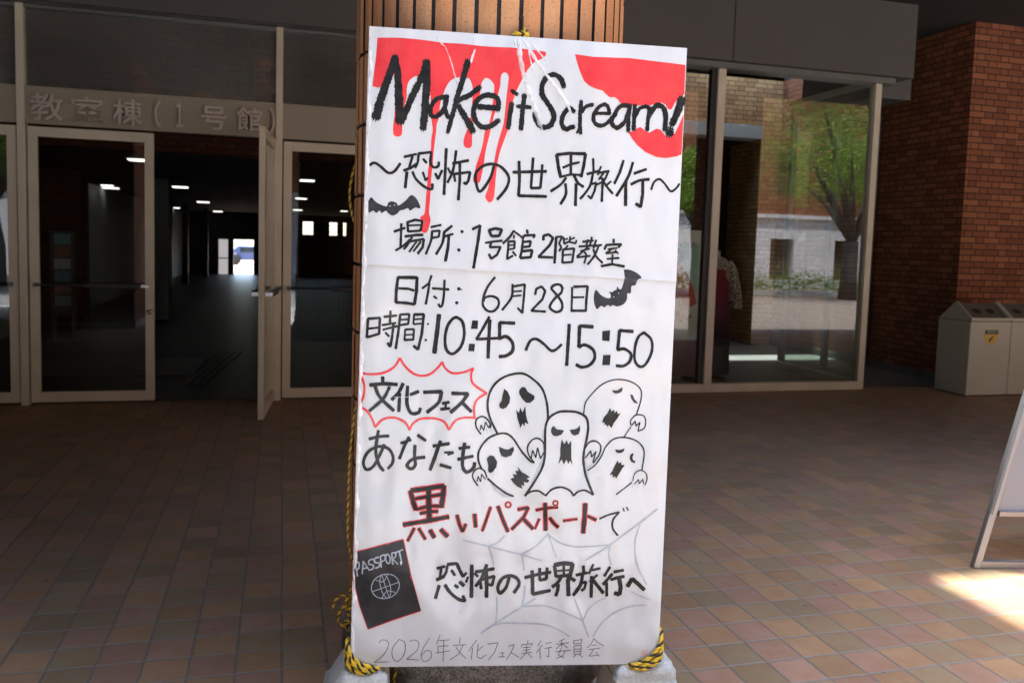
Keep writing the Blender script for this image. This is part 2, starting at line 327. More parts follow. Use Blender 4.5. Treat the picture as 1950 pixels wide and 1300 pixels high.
# ------------------------------------------------------------------ hall behind the doors
hall = empty('entrance_hall', (-1, 20, 0), 'dark hall interior seen through the open doorway, with a bright far doorway', 'hall')
w = MB(); w.box(-6.2, -6.0, 7.72, 10.5, 0, 4.06); w.box(-6.2, -3.6, 10.5, 10.7, 0, 4.06); w.box(-3.75, -3.55, 10.7, 34, 0, 2.38)
w.build('side_wall', M_hallwall, hall)
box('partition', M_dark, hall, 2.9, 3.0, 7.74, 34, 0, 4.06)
box('upper_ceiling', smat('hall_plaster', (.5, .5, .46), .9, .3, 1.5), hall, -6.0, 2.9, 7.76, 10.5, 3.9, 4.0)
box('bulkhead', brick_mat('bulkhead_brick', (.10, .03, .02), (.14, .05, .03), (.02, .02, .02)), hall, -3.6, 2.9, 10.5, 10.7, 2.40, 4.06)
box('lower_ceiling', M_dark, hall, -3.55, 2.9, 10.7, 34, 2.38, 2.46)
ew = MB(); ew.box(-3.55, -2.344, 34, 34.2, 0, 2.38); ew.box(-1.997, -1.789, 34, 34.2, 0, 2.38); ew.box(-2.344, -1.997, 34, 34.2, 1.346, 2.38); ew.box(-1.789, -1.054, 34, 34.2, 1.346, 2.38)
xs = [-1.054, .797, 1.183, 1.825, 2.118, 2.357, 2.467, 2.9]
for i in range(0, 8, 2): ew.box(xs[i], xs[i+1], 34, 34.2, 0, 2.38)
for i in (1, 3, 5): ew.box(xs[i], xs[i+1], 34, 34.2, 0, 1.624); ew.box(xs[i], xs[i+1], 34, 34.2, 2.125, 2.38)
ew.build('end_wall', M_dark, hall)
for i in (1, 3, 5):
    k = MB(); n = 4 if i == 1 else 2
    for j in range(1, n): x = xs[i]+(xs[i+1]-xs[i])*j/n; k.box(x-.012, x+.012, 34.05, 34.1, 1.624, 2.125)
    for j in range(1, 4): z = 1.624+.5*j/4; k.box(xs[i], xs[i+1], 34.1, 34.13, z-.012, z+.012)
    k.build('window_bars', M_alud, hall)
box('frosted_pane', emit_mat('frosted_daylight', (.62, .58, .60), .07), hall, -2.344, -1.997, 34.08, 34.1, 0.0, 1.346)
k = MB()
for z in (.62,): k.box(-2.344, -1.997, 34.02, 34.08, z-.02, z+.02)
k.build('pane_rail', M_black, hall)
for x in (-1.81, -1.03): box('far_door_frame', M_black, hall, x-.02, x+.02, 33.9, 34, 0, 1.40)
for u, v, r in ((-3.1, 25.6, .09), (-2.72, 26.2, .08), (-2.55, 31.0, .07)):
    box('wall_post', M_black, hall, u-r, u+r, v-r, v+r, 0, 2.38)
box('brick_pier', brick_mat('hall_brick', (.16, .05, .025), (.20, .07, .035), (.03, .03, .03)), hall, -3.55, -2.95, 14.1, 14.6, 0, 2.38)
box('pale_pier', M_hallwall, hall, -2.15, -1.85, 15.2, 15.5, 0, 2.38)
box('door_mat', M_black, None, -2.5, -.85, 9.05, 10.3, .004, .016); tag(bpy.data.objects['door_mat'], 'black entrance mat just inside the open door', 'doormat')
rk = empty('leaflet_rack', (-2.75, 12, 0), 'slim leaflet rack of coloured brochures behind the left door glass', 'leaflet rack')
b = MB(); b.box(-2.86, -2.60, 12.0, 12.02, .35, 1.45); b.box(-2.86, -2.84, 11.9, 12.1, 0, 1.45); b.box(-2.62, -2.60, 11.9, 12.1, 0, 1.45); b.box(-2.9, -2.56, 11.9, 12.1, 0, .03); b.build('rack_frame', M_hallwall, rk)
lc = [(.35, .38, .42), (.42, .2, .2), (.2, .27, .4), (.5, .5, .47), (.4, .16, .14), (.24, .36, .45)]
for i in range(6):
    z = .48+i*.16; box('leaflet', smat('printed_leaflet', lc[i], .5, .3, 30), rk, -2.83, -2.63, 11.96, 11.975, z, z+.13)
lampc = [(-1.75, 11.5), (-1.90, 17.4), (-2.09, 24.5), (-2.30, 33.0), (-3.30, 18.0), (-3.40, 18.9), (.38, 13.8), (.42, 20.0), (.486, 27.9), (1.90, 27.2), (-3.45, 30.6)]
for i, (u, v) in enumerate(lampc):
    r = (.108, .13, .15, .155, .10, .14, .11, .125, .14, .11, .09)[i]
    o = empty('ceiling_lamp', (u, v, 2.38), '', 'ceiling lamp', 'lit lamps in the hall ceiling')
    box('lamp_housing', M_alud, o, u-r-.02, u+r+.02, v-r-.02, v+r+.02, 2.368, 2.38); box('diffuser', M_lamp, o, u-r, u+r, v-r, v+r, 2.356, 2.368)
    o['label'] = ['square white ceiling lamp seen through the closed left door, nearest the glass edge', 'lit ceiling lamp nearest in the row seen through the open doorway', 'lit ceiling lamp, second in the row through the open doorway', 'lit ceiling lamp, farthest of the row through the open doorway',
      'left one of two small lamps behind the closed left door', 'right one of two small lamps behind the closed left door', 'largest lit lamp seen through the glass door beside the poster', 'second lit lamp down the row beside the poster edge', 'third lit lamp down the row beside the poster edge', 'lone lit lamp closest to the poster edge, right of the other row', 'small faint lamp deep in the hall, left of the doorway row'][i]
tp = MB()
for k in range(4): tp.bar((-.95+k*.07, 8.5, .008), (-.75+k*.09, 11.0, .008), .022, .006)
struct(tp.build('tactile_strip', smat('worn_tactile_strip', (.05, .05, .047), .5), None))
# car beyond the far doorway
car = empty('parked_car', (-1.45, 46, 0), 'small dark blue car parked outside the far bright doorway', 'car')
MB().prism([(x-1.6, z) for x, z in ((-1.2, .25), (1.2, .25), (1.22, .6), (.75, .68), (.45, 1.0), (-.6, 1.0), (-1.0, .68), (-1.22, .62))], 1, 46, 47.5).build('body', smat('blue_car_paint', (.06, .10, .22), .25, .05, coat=.6), car, .05)
box('window', smat('car_glass', (.02, .03, .04), .1), car, -2.1, -1.15, 45.96, 45.98, .68, .93)
for x in (-2.35, -.85):
    k = MB(); k.lathe([(0, 0), (.27, 0), (.3, .03), (.3, .17), (.27, .2), (0, .2)], 18); q = k.build('wheel', M_black, None); q.matrix_basis = Matrix.Translation((x, 46.1, .3)) @ Matrix.Rotation(R(90), 4, 'X'); attach(q, car)

# ------------------------------------------------------------------ lobby behind the bay: brick wall with concrete lintel, light slot above
lob = empty('lobby_wall', (6, 11.5, 0), 'tan brick wall over a pale concrete lintel, seen through the shop window', 'brick wall')
box('pier', M_brick3, lob, 7.06, 7.40, 11.49, 12.4, 0, 4.30); box('upper_wall', M_brick3, lob, 3.0, 7.06, 11.49, 11.8, 3.36, 4.30)
box('lintel', smat('lintel_concrete', (.70, .69, .65), .8, .08, 4), lob, 3.0, 7.06, 11.455, 11.8, 3.165, 3.36, .004)
box('back_wall', M_dark, lob, 3.0, 7.4, 15.9, 16, 0, 4.06); box('passage_ceiling', M_dark, lob, 3.0, 7.06, 11.8, 15.9, 3.16, 3.25)
st = empty('poster_stand', (4.25, 8.3, 0), 'display poster with a figure in red on teal, behind glass beside the window post', 'poster stand')
M_poster = smat('printed_poster_teal', (.34, .64, .62), .5, .1, 8)
box('poster_panel', smat('poster_board_white', (.72, .76, .72), .5, .12, 4), st, 3.85, 4.43, 8.31, 8.33, .46, 1.66)
box('printed_field', M_poster, st, 3.87, 4.40, 8.302, 8.308, .98, 1.52)
box('base_panel', smat('maroon_panel', (.16, .03, .04), .5, .15, 3), st, 3.85, 4.43, 8.30, 8.34, .06, .45)
b = MB(); b.box(3.9, 3.95, 8.2, 8.45, 0, .06); b.box(4.33, 4.38, 8.2, 8.45, 0, .06); b.build('foot', M_black, st)
fig = MB(); fig.prism([(3.98, 1.30), (4.16, 1.31), (4.27, 1.20), (4.36, 1.02), (4.40, .86), (4.28, .80), (4.22, .92), (4.00, .90), (3.90, 1.0)], 1, 8.295, 8.30); fig.build('printed_robe', smat('printed_red', (.65, .04, .035), .5, .35, 25), st)
b = MB(); b.prism([(4.15+.065*math.cos(t*.524), 1.385+.085*math.sin(t*.524)) for t in range(12)], 1, 8.289, 8.293); b.build('printed_hair', smat('printed_dark', (.05, .035, .03), .5), st)
b = MB(); b.prism([(4.135+.042*math.cos(t*.524), 1.36+.06*math.sin(t*.524)) for t in range(12)], 1, 8.284, 8.287); b.build('printed_face', smat('printed_skin', (.5, .34, .27), .5), st)
b = MB()
for x in (4.03, 4.30): b.bar((x, 8.297, 1.465), (x+.035, 8.297, 1.535), .008, .004, (0, 1, 0)); b.bar((x+.07, 8.297, 1.465), (x+.037, 8.297, 1.535), .008, .004, (0, 1, 0)); b.bar((x+.02, 8.296, 1.487), (x+.05, 8.296, 1.487), .006, .004, (0, 1, 0))
for x0, x1 in ((4.145, 4.155), (4.185, 4.155+.03), (4.185, 4.215), (4.225, 4.215)):
    b.bar((x0, 8.297, 1.465 if x0 in (4.145, 4.225) else 1.48), (x1, 8.297, 1.535), .008, .004, (0, 1, 0))
b.build('printed_letters', smat('printed_pink', (.5, .16, .22), .5), st)
fl = MB()
for k in range(26):
    x, z = random.uniform(3.9, 4.4), random.uniform(.66, .84); r = random.uniform(.01, .028)
    fl.prism([(x+r*math.cos(t), z+r*math.sin(t)) for t in (0, 1.26, 2.5, 3.8, 5.0)], 1, 8.304-.0005*k*.2, 8.309)
fl.build('printed_flowers', smat('printed_flower_mix', (.42, .2, .19), .5, .7, 60), st)
# mannequin in kimono and hakama
mq = empty('dress_mannequin', (4.86, 8.42, 0), 'headless mannequin in floral kimono top and maroon to black skirt behind the window post', 'mannequin')
cx, cy = 4.70, 8.45
b = MB(); b.lathe([(.035, 1.30), (.05, 1.34), (.045, 1.40), (.043, 1.445), (.02, 1.45)], 16, (cx, cy, 0)); b.build('neck', smat('mannequin_cloth', (.55, .50, .42), .8), mq)
kim = N('floral_kimono_cloth'); p_ = kim.pos(); v1 = kim.new('ShaderNodeTexVoronoi'); v1.inputs['Scale'].default_value = 55; kim.put(v1.inputs['Vector'], p_)
sepk = kim.new('ShaderNodeSeparateXYZ'); kim.put(sepk.inputs[0], p_)
thr = kim.math('ADD', kim.math('MULTIPLY', kim.math('SUBTRACT', 1.45, sepk.outputs[2]), .9), .30); dens = kim.math('LESS_THAN', v1.outputs['Distance'], kim.math('MINIMUM', thr, .52))
kim.set(Base_Color=kim.mix(dens, (.58, .55, .47), kim.ramp(kim.noise(30, 2, .5, p_), (.35, (.22, .02, .05)), (.65, (.10, .03, .09)))), Roughness=.8)
b = MB(); b.lathe([(.06, 1.385), (.11, 1.36), (.17, 1.30), (.175, 1.18), (.165, 1.02), (.15, .98)], 24, (cx, cy, 0), 1, .62); b.build('kimono_body', kim.m, mq)
for s_ in (-1, 1):
    pts = [(cx+s_*.15, cy, 1.325), (cx+s_*.20, cy-.01, 1.22), (cx+s_*.215, cy-.03, 1.08), (cx+s_*.225, cy-.05, .93), (cx+s_*.23, cy-.06, .80)]
    b = MB(); b.tube(pts, [.05, .065, .075, .085, .09], 14); q = b.build('sleeve', kim.m, mq)
hk = N('maroon_fading_skirt'); sz = hk.new('ShaderNodeSeparateXYZ'); hk.put(sz.inputs[0], hk.pos())
hk.set(Base_Color=hk.ramp(hk.math('DIVIDE', sz.outputs[2], 1.25), (.40, (.012, .010, .018)), (.62, (.13, .015, .06)), (.85, (.26, .015, .03))), Roughness=.75)
b = MB(); n = 48; prof = [(.155, 1.24), (.165, 1.05), (.19, .7), (.205, .35), (.215, .06)]
vv = [(cx+(r+.012*(i/4)*math.cos(10*2*math.pi*k/n))*math.cos(2*math.pi*k/n), cy+(r*.7)*math.sin(2*math.pi*k/n), z) for i, (r, z) in enumerate(prof) for k in range(n)]
b.add(vv, [(i*n+k, i*n+(k+1) % n, (i+1)*n+(k+1) % n, (i+1)*n+k) for i in range(4) for k in range(n)], True); b.build('skirt', hk.m, mq)
b = MB(); b.lathe([(.16, .004), (.16, .02), (.02, .03), (.02, .3)], 16, (cx, cy, 0)); b.build('stand_base', M_black, mq)
ART = {
'blood_drips': '''p r 0 0 0 46 3579 168 3586 315 3582 403 3575 521 3576 627 3570 728 3570 805 3572 907 3567 985 3562 995 3553 993 3538 969 3518 934 3501 905 3469 877 3425 860 3388 838 3338 822 3290 812 3247 805 3193 798 3127 791 3097 777 3055 751 2970 739 2881 734 2791 730 2726 714 2699 696 2701 680 2730 693 2772 708 2838 721 2909 732 2987 747 3059 768 3143 776 3239 780 3299 786 3371 788 3407 778 3426 763 3430 749 3422 743 3399 742 3357 732 3308 726 3236 713 3188 703 3140 693 3086 686 3050 673 2984 664 2906 655 2847 647 2811 633 2801 615 2803 607 2821 613 2857 626 2916 644 2976 657 3036 663 3090 680 3115 690 3157 698 3199 702 3247 706 3295 708 3343 703 3366 682 3386 658 3393 641 3374 633 3350 629 3302 615 3266 599 3229 595 3169 594 3140 592 3098 594 3027 590 3003 573 2996 552 3004 545 3030 552 3066 563 3096 573 3133 585 3199 586 3252 587 3323 579 3359 563 3385 528 3392 487 3383 458 3364 436 3327 423 3290 413 3260 405 3218 403 3159 392 3123 390 3093 386 3040 380 2969 377 2892 371 2816 369 2710 365 2627 374 2592 374 2569 364 2528 353 2509 336 2509 326 2520 331 2544 339 2573 315 2587 324 2602 340 2618 344 2685 349 2774 352 2862 363 2962 364 3039 370 3081 365 3122 358 3157 354 3186 352 3275 324 3356 276 3380 247 3370 225 3342 218 3303 218 3256 207 3214 203 3172 199 3113 200 3066 193 3045 173 3039 155 3046 149 3070 150 3111 154 3152 156 3205 153 3323 148 3370 139 3376 75 3309 32 3310 28 3323 36 3412 43 3495 46 3567''',
'blood_splash': '''p r 0 0 0 1162 3559 1209 3556 1270 3551 1331 3554 1423 3557 1479 3560 1547 3557 1628 3552 1722 3547 1815 3542 1817 3375 1785 3357 1761 3321 1743 3283 1725 3282 1705 3308 1680 3319 1642 3310 1606 3295 1587 3303 1556 3295 1519 3291 1494 3290 1457 3299 1442 3299 1425 3319 1407 3332 1376 3330 1357 3342 1332 3364 1295 3371 1252 3386 1220 3411 1194 3464 1174 3517
p r 0 0 0 1483 3162 1494 3139 1524 3144 1548 3166 1567 3171 1586 3157 1617 3141 1660 3168 1685 3163 1711 3134 1749 3122 1773 3151 1802 3220 1817 3258 1817 3029 1785 3014 1722 3001 1666 3004 1597 3030 1552 3064 1520 3098 1494 3136''',
'title_lettering': '''l k 24.6 18 1 52 3139 75 3237 109 3345 145 3471
l k 17.4 25.2 1 147 3480 166 3383 177 3236 187 3122
l k 18 18 1 197 3131 246 3257 294 3366 327 3463
l k 22.8 19.8 1 321 3460 328 3333 322 3184 316 3093
c k 12.6 12.6 1 435 3276 386 3259 356 3216 358 3170 384 3162 418 3189 440 3238 443 3280
c k 12.6 12.6 1 442 3277 435 3220 448 3173 468 3160
c k 17.4 12 1 553 3480 534 3398 503 3283 478 3175 455 3079
c k 15 15 1 625 3339 573 3293 521 3266 498 3248
c k 15.6 19.2 1 505 3236 542 3178 580 3121 595 3092
l k 15.6 15.6 1 614 3229 732 3228
c k 14.4 14.4 1 732 3219 735 3261 721 3287 673 3298 621 3272 597 3217 605 3158 645 3119 692 3124 739 3158
l k 12 12 1 810 3331 838 3313
l k 13.8 13.8 1 811 3259 802 3193 796 3121
l k 13.8 13.8 1 881 3311 875 3233 869 3119
l k 11.4 11.4 1 844 3246 918 3244
c k 15 15 1 1104 3372 1087 3414 1044 3436 1003 3415 981 3365 985 3318 1014 3277 1042 3237 1056 3196 1039 3153 1007 3136 970 3152 948 3187 946 3209
c k 13.8 13.8 1 1169 3236 1144 3253 1124 3236 1104 3199 1103 3157 1128 3134 1171 3149
l k 11.4 11.4 1 1209 3296 1206 3217 1208 3157 1213 3115
c k 10.8 10.8 1 1215 3236 1238 3267 1277 3281
l k 6 6 1 1206 3151 1192 3115
l k 9.6 9.6 1 1289 3233 1379 3237
c k 11.4 11.4 1 1378 3240 1366 3276 1341 3285 1305 3260 1285 3216 1293 3180 1327 3165 1363 3180 1398 3217
c k 12.6 12.6 1 1488 3290 1439 3281 1410 3236 1393 3187 1425 3159 1467 3192 1490 3248 1497 3291
l k 12 12 1 1494 3289 1491 3211 1492 3145
l k 12 12 1 1526 3293 1524 3226 1524 3154
c k 10.8 10.8 1 1532 3232 1551 3273 1581 3289 1603 3285
l k 11.4 11.4 1 1613 3285 1607 3219 1604 3157
c k 14.4 14.4 1 1617 3244 1646 3292 1680 3298 1706 3268 1711 3220 1710 3164
l k 24.6 17.4 1 1803 3346 1783 3274 1750 3197
l k 22.2 22.2 1 1743 3167 1737 3139''',
'subtitle_lettering': '''c k 7.8 7.8 0 17 2867 51 2886 87 2867 129 2835 163 2844 196 2890
l k 7.2 7.2 0 215 2927 284 2947
l k 7.2 7.2 0 262 2933 246 2872
l k 7.8 7.8 0 215 2851 255 2868 289 2894
c k 7.2 7.2 0 296 2947 292 2900 279 2870
l k 7.8 7.8 0 293 2950 366 2962
c k 7.8 7.8 0 366 2962 364 2901 383 2878 407 2885 411 2909
l k 7.2 7.2 0 322 2922 342 2900
l k 9 9 0 234 2845 227 2756
c k 7.8 7.8 0 265 2847 287 2806 335 2767 375 2756 379 2785
l k 6.6 6.6 0 323 2848 339 2802 352 2818
l k 7.2 7.2 0 393 2845 409 2813 431 2864
l k 8.4 8.4 0 450 2987 448 2866 446 2728
l k 6.6 6.6 0 462 2879 478 2850
c k 7.8 7.8 0 506 2978 499 2910 487 2850 463 2796
l k 8.4 8.4 0 488 2905 578 2927
l k 7.2 7.2 0 497 2851 506 2804
l k 7.8 7.8 0 496 2846 589 2862 581 2814 568 2792 555 2802
l k 8.4 8.4 0 529 2906 532 2811 528 2702
c k 8.4 8.4 0 725 2912 703 2831 649 2755 622 2816 625 2863 665 2902 720 2914 771 2895 810 2843 799 2783 749 2715
l k 9 9 0 833 2873 1025 2888
l k 9 9 0 865 2937 872 2828 870 2742
l k 9 9 0 870 2742 1031 2745
l k 7.8 7.8 0 945 2960 942 2873 939 2788 993 2792 996 2834 1000 2924
l k 10.2 10.2 0 1080 2985 1093 2917 1109 2858
l k 9.6 9.6 0 1080 2985 1151 2997 1248 3000 1241 2931 1228 2867
l k 8.4 8.4 0 1163 2995 1167 2879
l k 7.2 7.2 0 1119 2914 1165 2936 1214 2950
l k 7.2 7.2 0 1108 2861 1167 2878 1228 2878
c k 7.8 7.8 0 1141 2858 1109 2816 1054 2776
c k 8.4 8.4 0 1186 2874 1211 2833 1244 2811
c k 8.4 8.4 0 1138 2824 1143 2764 1114 2706
l k 9 9 0 1201 2827 1201 2701
l k 7.2 7.2 0 1294 2976 1300 2903
l k 7.8 7.8 0 1261 2885 1330 2906
c k 7.2 7.2 0 1297 2892 1285 2825 1256 2776 1227 2741
l k 7.2 7.2 0 1294 2830 1318 2839 1310 2791 1291 2746 1272 2762
l k 6 6 0 1342 2933 1325 2884
l k 7.2 7.2 0 1331 2896 1391 2909
c k 6 6 0 1386 2904 1363 2853 1321 2827
l k 7.8 7.8 0 1356 2865 1355 2732
c k 7.2 7.2 0 1347 2868 1383 2818 1418 2781
l k 6 6 0 1405 2851 1373 2821
l k 5.4 5.4 0 1358 2895 1332 2858
l k 7.8 7.8 0 1472 2974 1453 2901 1425 2839
c k 8.4 8.4 0 1528 2965 1503 2879 1440 2768
l k 10.2 10.2 0 1492 2857 1497 2716
l k 7.8 7.8 0 1538 2902 1610 2931
c k 8.4 8.4 0 1523 2839 1572 2864 1630 2874
l k 9.6 9.6 0 1592 2860 1596 2788 1587 2712 1558 2730
c k 6.6 6.6 0 1645 2815 1659 2858 1689 2878 1722 2855 1761 2812 1792 2829 1812 2857''',
'bat_drawing': '''p b 0 0 0 24 2672 40 2695 68 2668 124 2647 135 2668 155 2677 181 2669 193 2655 233 2686 261 2717 291 2700 313 2660 311 2644 287 2648 258 2629 246 2643 223 2633 200 2626 189 2611 161 2597 137 2609 125 2623 113 2617 99 2608 90 2622 70 2608 55 2620 41 2614 27 2611
d w 3 3 0 146 2650
d w 3 3 0 170 2656''',
'place_lettering': '''l k 7.2 7.2 0 212 2554 212 2469 212 2419
l k 7.2 7.2 0 173 2508 234 2531
l k 6.6 6.6 0 185 2402 225 2428 264 2468
l k 7.2 7.2 0 246 2564 251 2511
l k 7.8 7.8 0 243 2562 289 2579 330 2573 321 2520
l k 5.4 5.4 0 250 2545 320 2551
l k 6.6 6.6 0 251 2512 321 2519
l k 7.8 7.8 0 234 2483 298 2494 336 2496
c k 6.6 6.6 0 275 2483 253 2441 231 2411
l k 7.2 7.2 0 262 2456 341 2473 336 2427 309 2389
l k 6 6 0 300 2457 261 2397
l k 6 6 0 324 2458 285 2401
l k 6.6 6.6 0 378 2542 436 2557
l k 6.6 6.6 0 382 2518 429 2524 424 2489 381 2480
c k 7.2 7.2 0 386 2517 381 2464 355 2389
l k 7.8 7.8 0 498 2555 455 2518
c k 7.8 7.8 0 455 2518 446 2454 413 2390
l k 7.2 7.2 0 450 2490 505 2509
l k 7.2 9.6 0 482 2497 479 2432 467 2354
d k 9.6 9.6 0 555 2524
d k 10.2 10.2 0 541 2420
l k 7.8 7.8 0 614 2540 657 2564
l k 9 9 0 657 2564 648 2474 628 2320
l k 8.4 8.4 0 708 2541 724 2506 768 2509 782 2546 743 2550 708 2539
l k 6.6 6.6 0 690 2466 734 2475 787 2483
l k 7.2 7.2 0 723 2470 717 2442 778 2447 760 2402 727 2377 713 2403
c k 7.2 7.2 0 850 2542 828 2505 791 2467
l k 6.6 6.6 0 849 2541 875 2524 900 2507
l k 5.4 5.4 0 854 2518 852 2499
l k 6.6 6.6 0 823 2479 822 2434
l k 6.6 6.6 0 822 2479 858 2483 857 2441
l k 4.8 4.8 0 824 2457 856 2462
l k 5.4 5.4 0 823 2434 857 2440
l k 6.6 6.6 0 822 2434 818 2379 851 2400
l k 6.6 6.6 0 849 2423 869 2400
l k 7.2 7.2 0 927 2551 931 2531
l k 7.8 7.8 0 903 2497 911 2517 973 2524 965 2508
l k 7.8 7.8 0 906 2491 902 2437 893 2390
l k 7.2 7.2 0 912 2481 951 2487 946 2457 913 2452
l k 7.8 7.8 0 905 2427 962 2436 954 2395 893 2388
l k 7.8 7.8 0 1025 2496 1023 2521 1054 2530 1080 2510 1062 2468 999 2399 1082 2399
l k 8.4 8.4 0 1098 2517 1096 2446 1094 2367
l k 6.6 6.6 0 1098 2517 1133 2522 1116 2482 1130 2459 1118 2437
l k 6 6 0 1140 2519 1146 2480 1171 2493
l k 4.8 4.8 0 1145 2504 1166 2511
l k 6 6 0 1179 2524 1176 2491 1213 2486 1216 2504
l k 4.8 4.8 0 1180 2506 1205 2519
l k 5.4 5.4 0 1168 2472 1154 2454
l k 7.2 7.2 0 1140 2447 1139 2371
l k 7.2 7.2 0 1140 2447 1205 2456 1196 2375
l k 5.4 5.4 0 1143 2415 1191 2420
l k 6.6 6.6 0 1139 2371 1193 2377
l k 6 6 0 1282 2510 1274 2471
l k 6.6 6.6 0 1252 2496 1315 2506
l k 6.6 6.6 0 1232 2468 1335 2479
c k 6 6 0 1305 2526 1292 2478 1222 2409
l k 5.4 5.4 0 1242 2442 1296 2459
c k 6 6 0 1266 2438 1277 2417 1267 2374
l k 6 6 0 1222 2405 1301 2417
l k 6 6 0 1331 2510 1317 2461
l k 6.6 6.6 0 1317 2472 1365 2483
c k 6.6 6.6 0 1347 2474 1325 2419 1287 2367
c k 6.6 6.6 0 1317 2455 1337 2414 1375 2379
l k 7.2 7.2 0 1434 2520 1435 2499
l k 7.2 7.2 0 1382 2458 1393 2484 1481 2492 1464 2473
l k 5.4 5.4 0 1403 2460 1458 2469
l k 6 6 0 1427 2463 1392 2434 1453 2445
l k 5.4 5.4 0 1446 2455 1465 2437
l k 6 6 0 1399 2403 1472 2412
l k 6 6 0 1432 2430 1431 2376
l k 7.8 7.8 0 1367 2360 1431 2374 1505 2364''',
'date_lettering': '''l k 9 9 0 203 2251 196 2175 196 2108
l k 9.6 9.6 0 203 2251 310 2254 309 2173 300 2102
l k 7.2 7.2 0 210 2189 262 2189 295 2180
l k 9 9 0 196 2110 253 2108 300 2102
l k 7.2 7.2 0 391 2269 378 2223 341 2194
l k 7.2 7.2 0 381 2223 374 2164 364 2105
l k 7.2 7.2 0 399 2196 493 2193
c k 7.2 7.2 0 466 2246 465 2161 458 2105 446 2094 436 2108
l k 6 6 0 407 2152 426 2139
d k 10.8 10.8 0 549 2199
l k 3 3 0 549 2199 568 2195
d k 9.6 9.6 0 540 2119
c k 7.2 7.2 0 753 2273 714 2217 692 2157 691 2109 719 2079 754 2079 780 2112 775 2148 739 2164 701 2154 692 2133
c k 7.2 7.2 0 856 2237 853 2162 802 2086
l k 7.2 7.2 0 865 2225 927 2238 924 2159 919 2074 891 2101
l k 5.4 5.4 0 857 2194 911 2200
l k 5.4 5.4 0 858 2167 909 2175
l k 7.2 7.2 0 989 2182 994 2215 1024 2230 1046 2205 1032 2157 970 2088 1053 2086
c k 7.8 7.8 0 1148 2221 1132 2243 1101 2242 1082 2221 1110 2189 1145 2143 1146 2101 1114 2086 1080 2105 1080 2129 1110 2171 1138 2196 1146 2224
l k 6.6 6.6 0 1202 2232 1204 2163 1204 2092
l k 7.8 7.8 0 1211 2235 1293 2241 1289 2166 1289 2097
l k 6 6 0 1207 2174 1274 2177
l k 7.8 7.8 0 1204 2096 1289 2099''',
'bat_drawing.001': '''p b 0 0 0 1503 2344 1531 2347 1575 2333 1610 2304 1589 2292 1575 2258 1553 2251 1550 2211 1530 2208 1529 2174 1508 2143 1472 2130 1447 2138 1435 2129 1416 2137 1398 2123 1377 2130 1355 2110 1339 2138 1332 2179 1337 2210 1346 2221 1371 2196 1402 2179 1430 2177 1431 2200 1419 2214 1438 2212 1453 2223 1465 2229 1468 2248 1479 2233 1492 2232 1503 2264 1509 2300
d w 3 3 0 1450 2185
d w 3 3 0 1478 2208''',
'time_lettering': '''l k 7.8 7.8 0 42 2011 39 1905
l k 7.8 7.8 0 42 2011 109 2019 107 1926
l k 6.6 6.6 0 43 1955 106 1964
l k 7.2 7.2 0 39 1906 107 1928
l k 7.2 7.2 0 167 2060 166 1995
l k 7.2 7.2 0 131 2025 203 2035
l k 6.6 6.6 0 122 1978 199 1993
l k 6.6 6.6 0 127 1952 208 1975
l k 7.8 7.8 0 186 1990 181 1916 172 1857 156 1877
l k 6.6 6.6 0 142 1936 163 1915
l k 7.8 7.8 0 222 2041 215 1947 203 1846
l k 6.6 6.6 0 222 2041 273 2046 269 1990 223 1981
l k 5.4 5.4 0 224 2012 268 2016
l k 6 6 0 300 2044 298 1991
l k 8.4 8.4 0 299 2044 355 2047 347 1933 329 1845 303 1866
l k 5.4 5.4 0 301 2016 344 2021
l k 6 6 0 298 1989 345 1994
l k 6 6 0 252 1956 251 1895
l k 6.6 6.6 0 252 1957 302 1961 300 1899
l k 4.8 4.8 0 253 1926 297 1930
l k 6.6 6.6 0 251 1897 301 1901
d k 6.6 6.6 0 381 1993
d k 7.8 7.8 0 371 1901
l k 13.2 13.2 0 441 2048 434 1953 422 1828
c k 9 9 0 543 2037 576 2011 589 1940 572 1869 527 1826 491 1849 480 1913 492 1985 520 2027 544 2037
q k 0 0 0 633 2022 666 2021 665 1973 626 1973
q k 0 0 0 619 1887 653 1887 650 1844 615 1845
l k 8.4 8.4 0 729 2045 693 1973 660 1914
l k 8.4 8.4 0 660 1914 784 1924
l k 10.2 10.2 0 733 2028 731 1903 731 1808
l k 10.2 10.2 0 877 2013 791 2014 793 1917
c k 10.2 10.2 0 793 1922 831 1935 868 1901 870 1853 835 1824 795 1818
c k 8.4 8.4 0 947 1859 970 1913 1005 1926 1049 1900 1092 1863 1122 1869 1154 1900
l k 10.2 10.2 0 1194 2017 1191 1898 1189 1778
l k 10.8 10.8 0 1336 2007 1256 2010 1255 1888
c k 9.6 9.6 0 1255 1887 1291 1901 1341 1873 1351 1824 1321 1784 1278 1771 1244 1785
q k 0 0 0 1392 1984 1438 1990 1436 1926 1392 1930
q k 0 0 0 1401 1845 1446 1848 1443 1788 1398 1786
l k 10.2 10.2 0 1574 1987 1494 1991 1487 1879
c k 9 9 0 1484 1877 1526 1884 1567 1855 1560 1812 1524 1785 1481 1785
c k 8.4 8.4 0 1639 1984 1685 1943 1692 1876 1660 1802 1624 1783 1591 1819 1590 1898 1609 1959 1641 1984''',
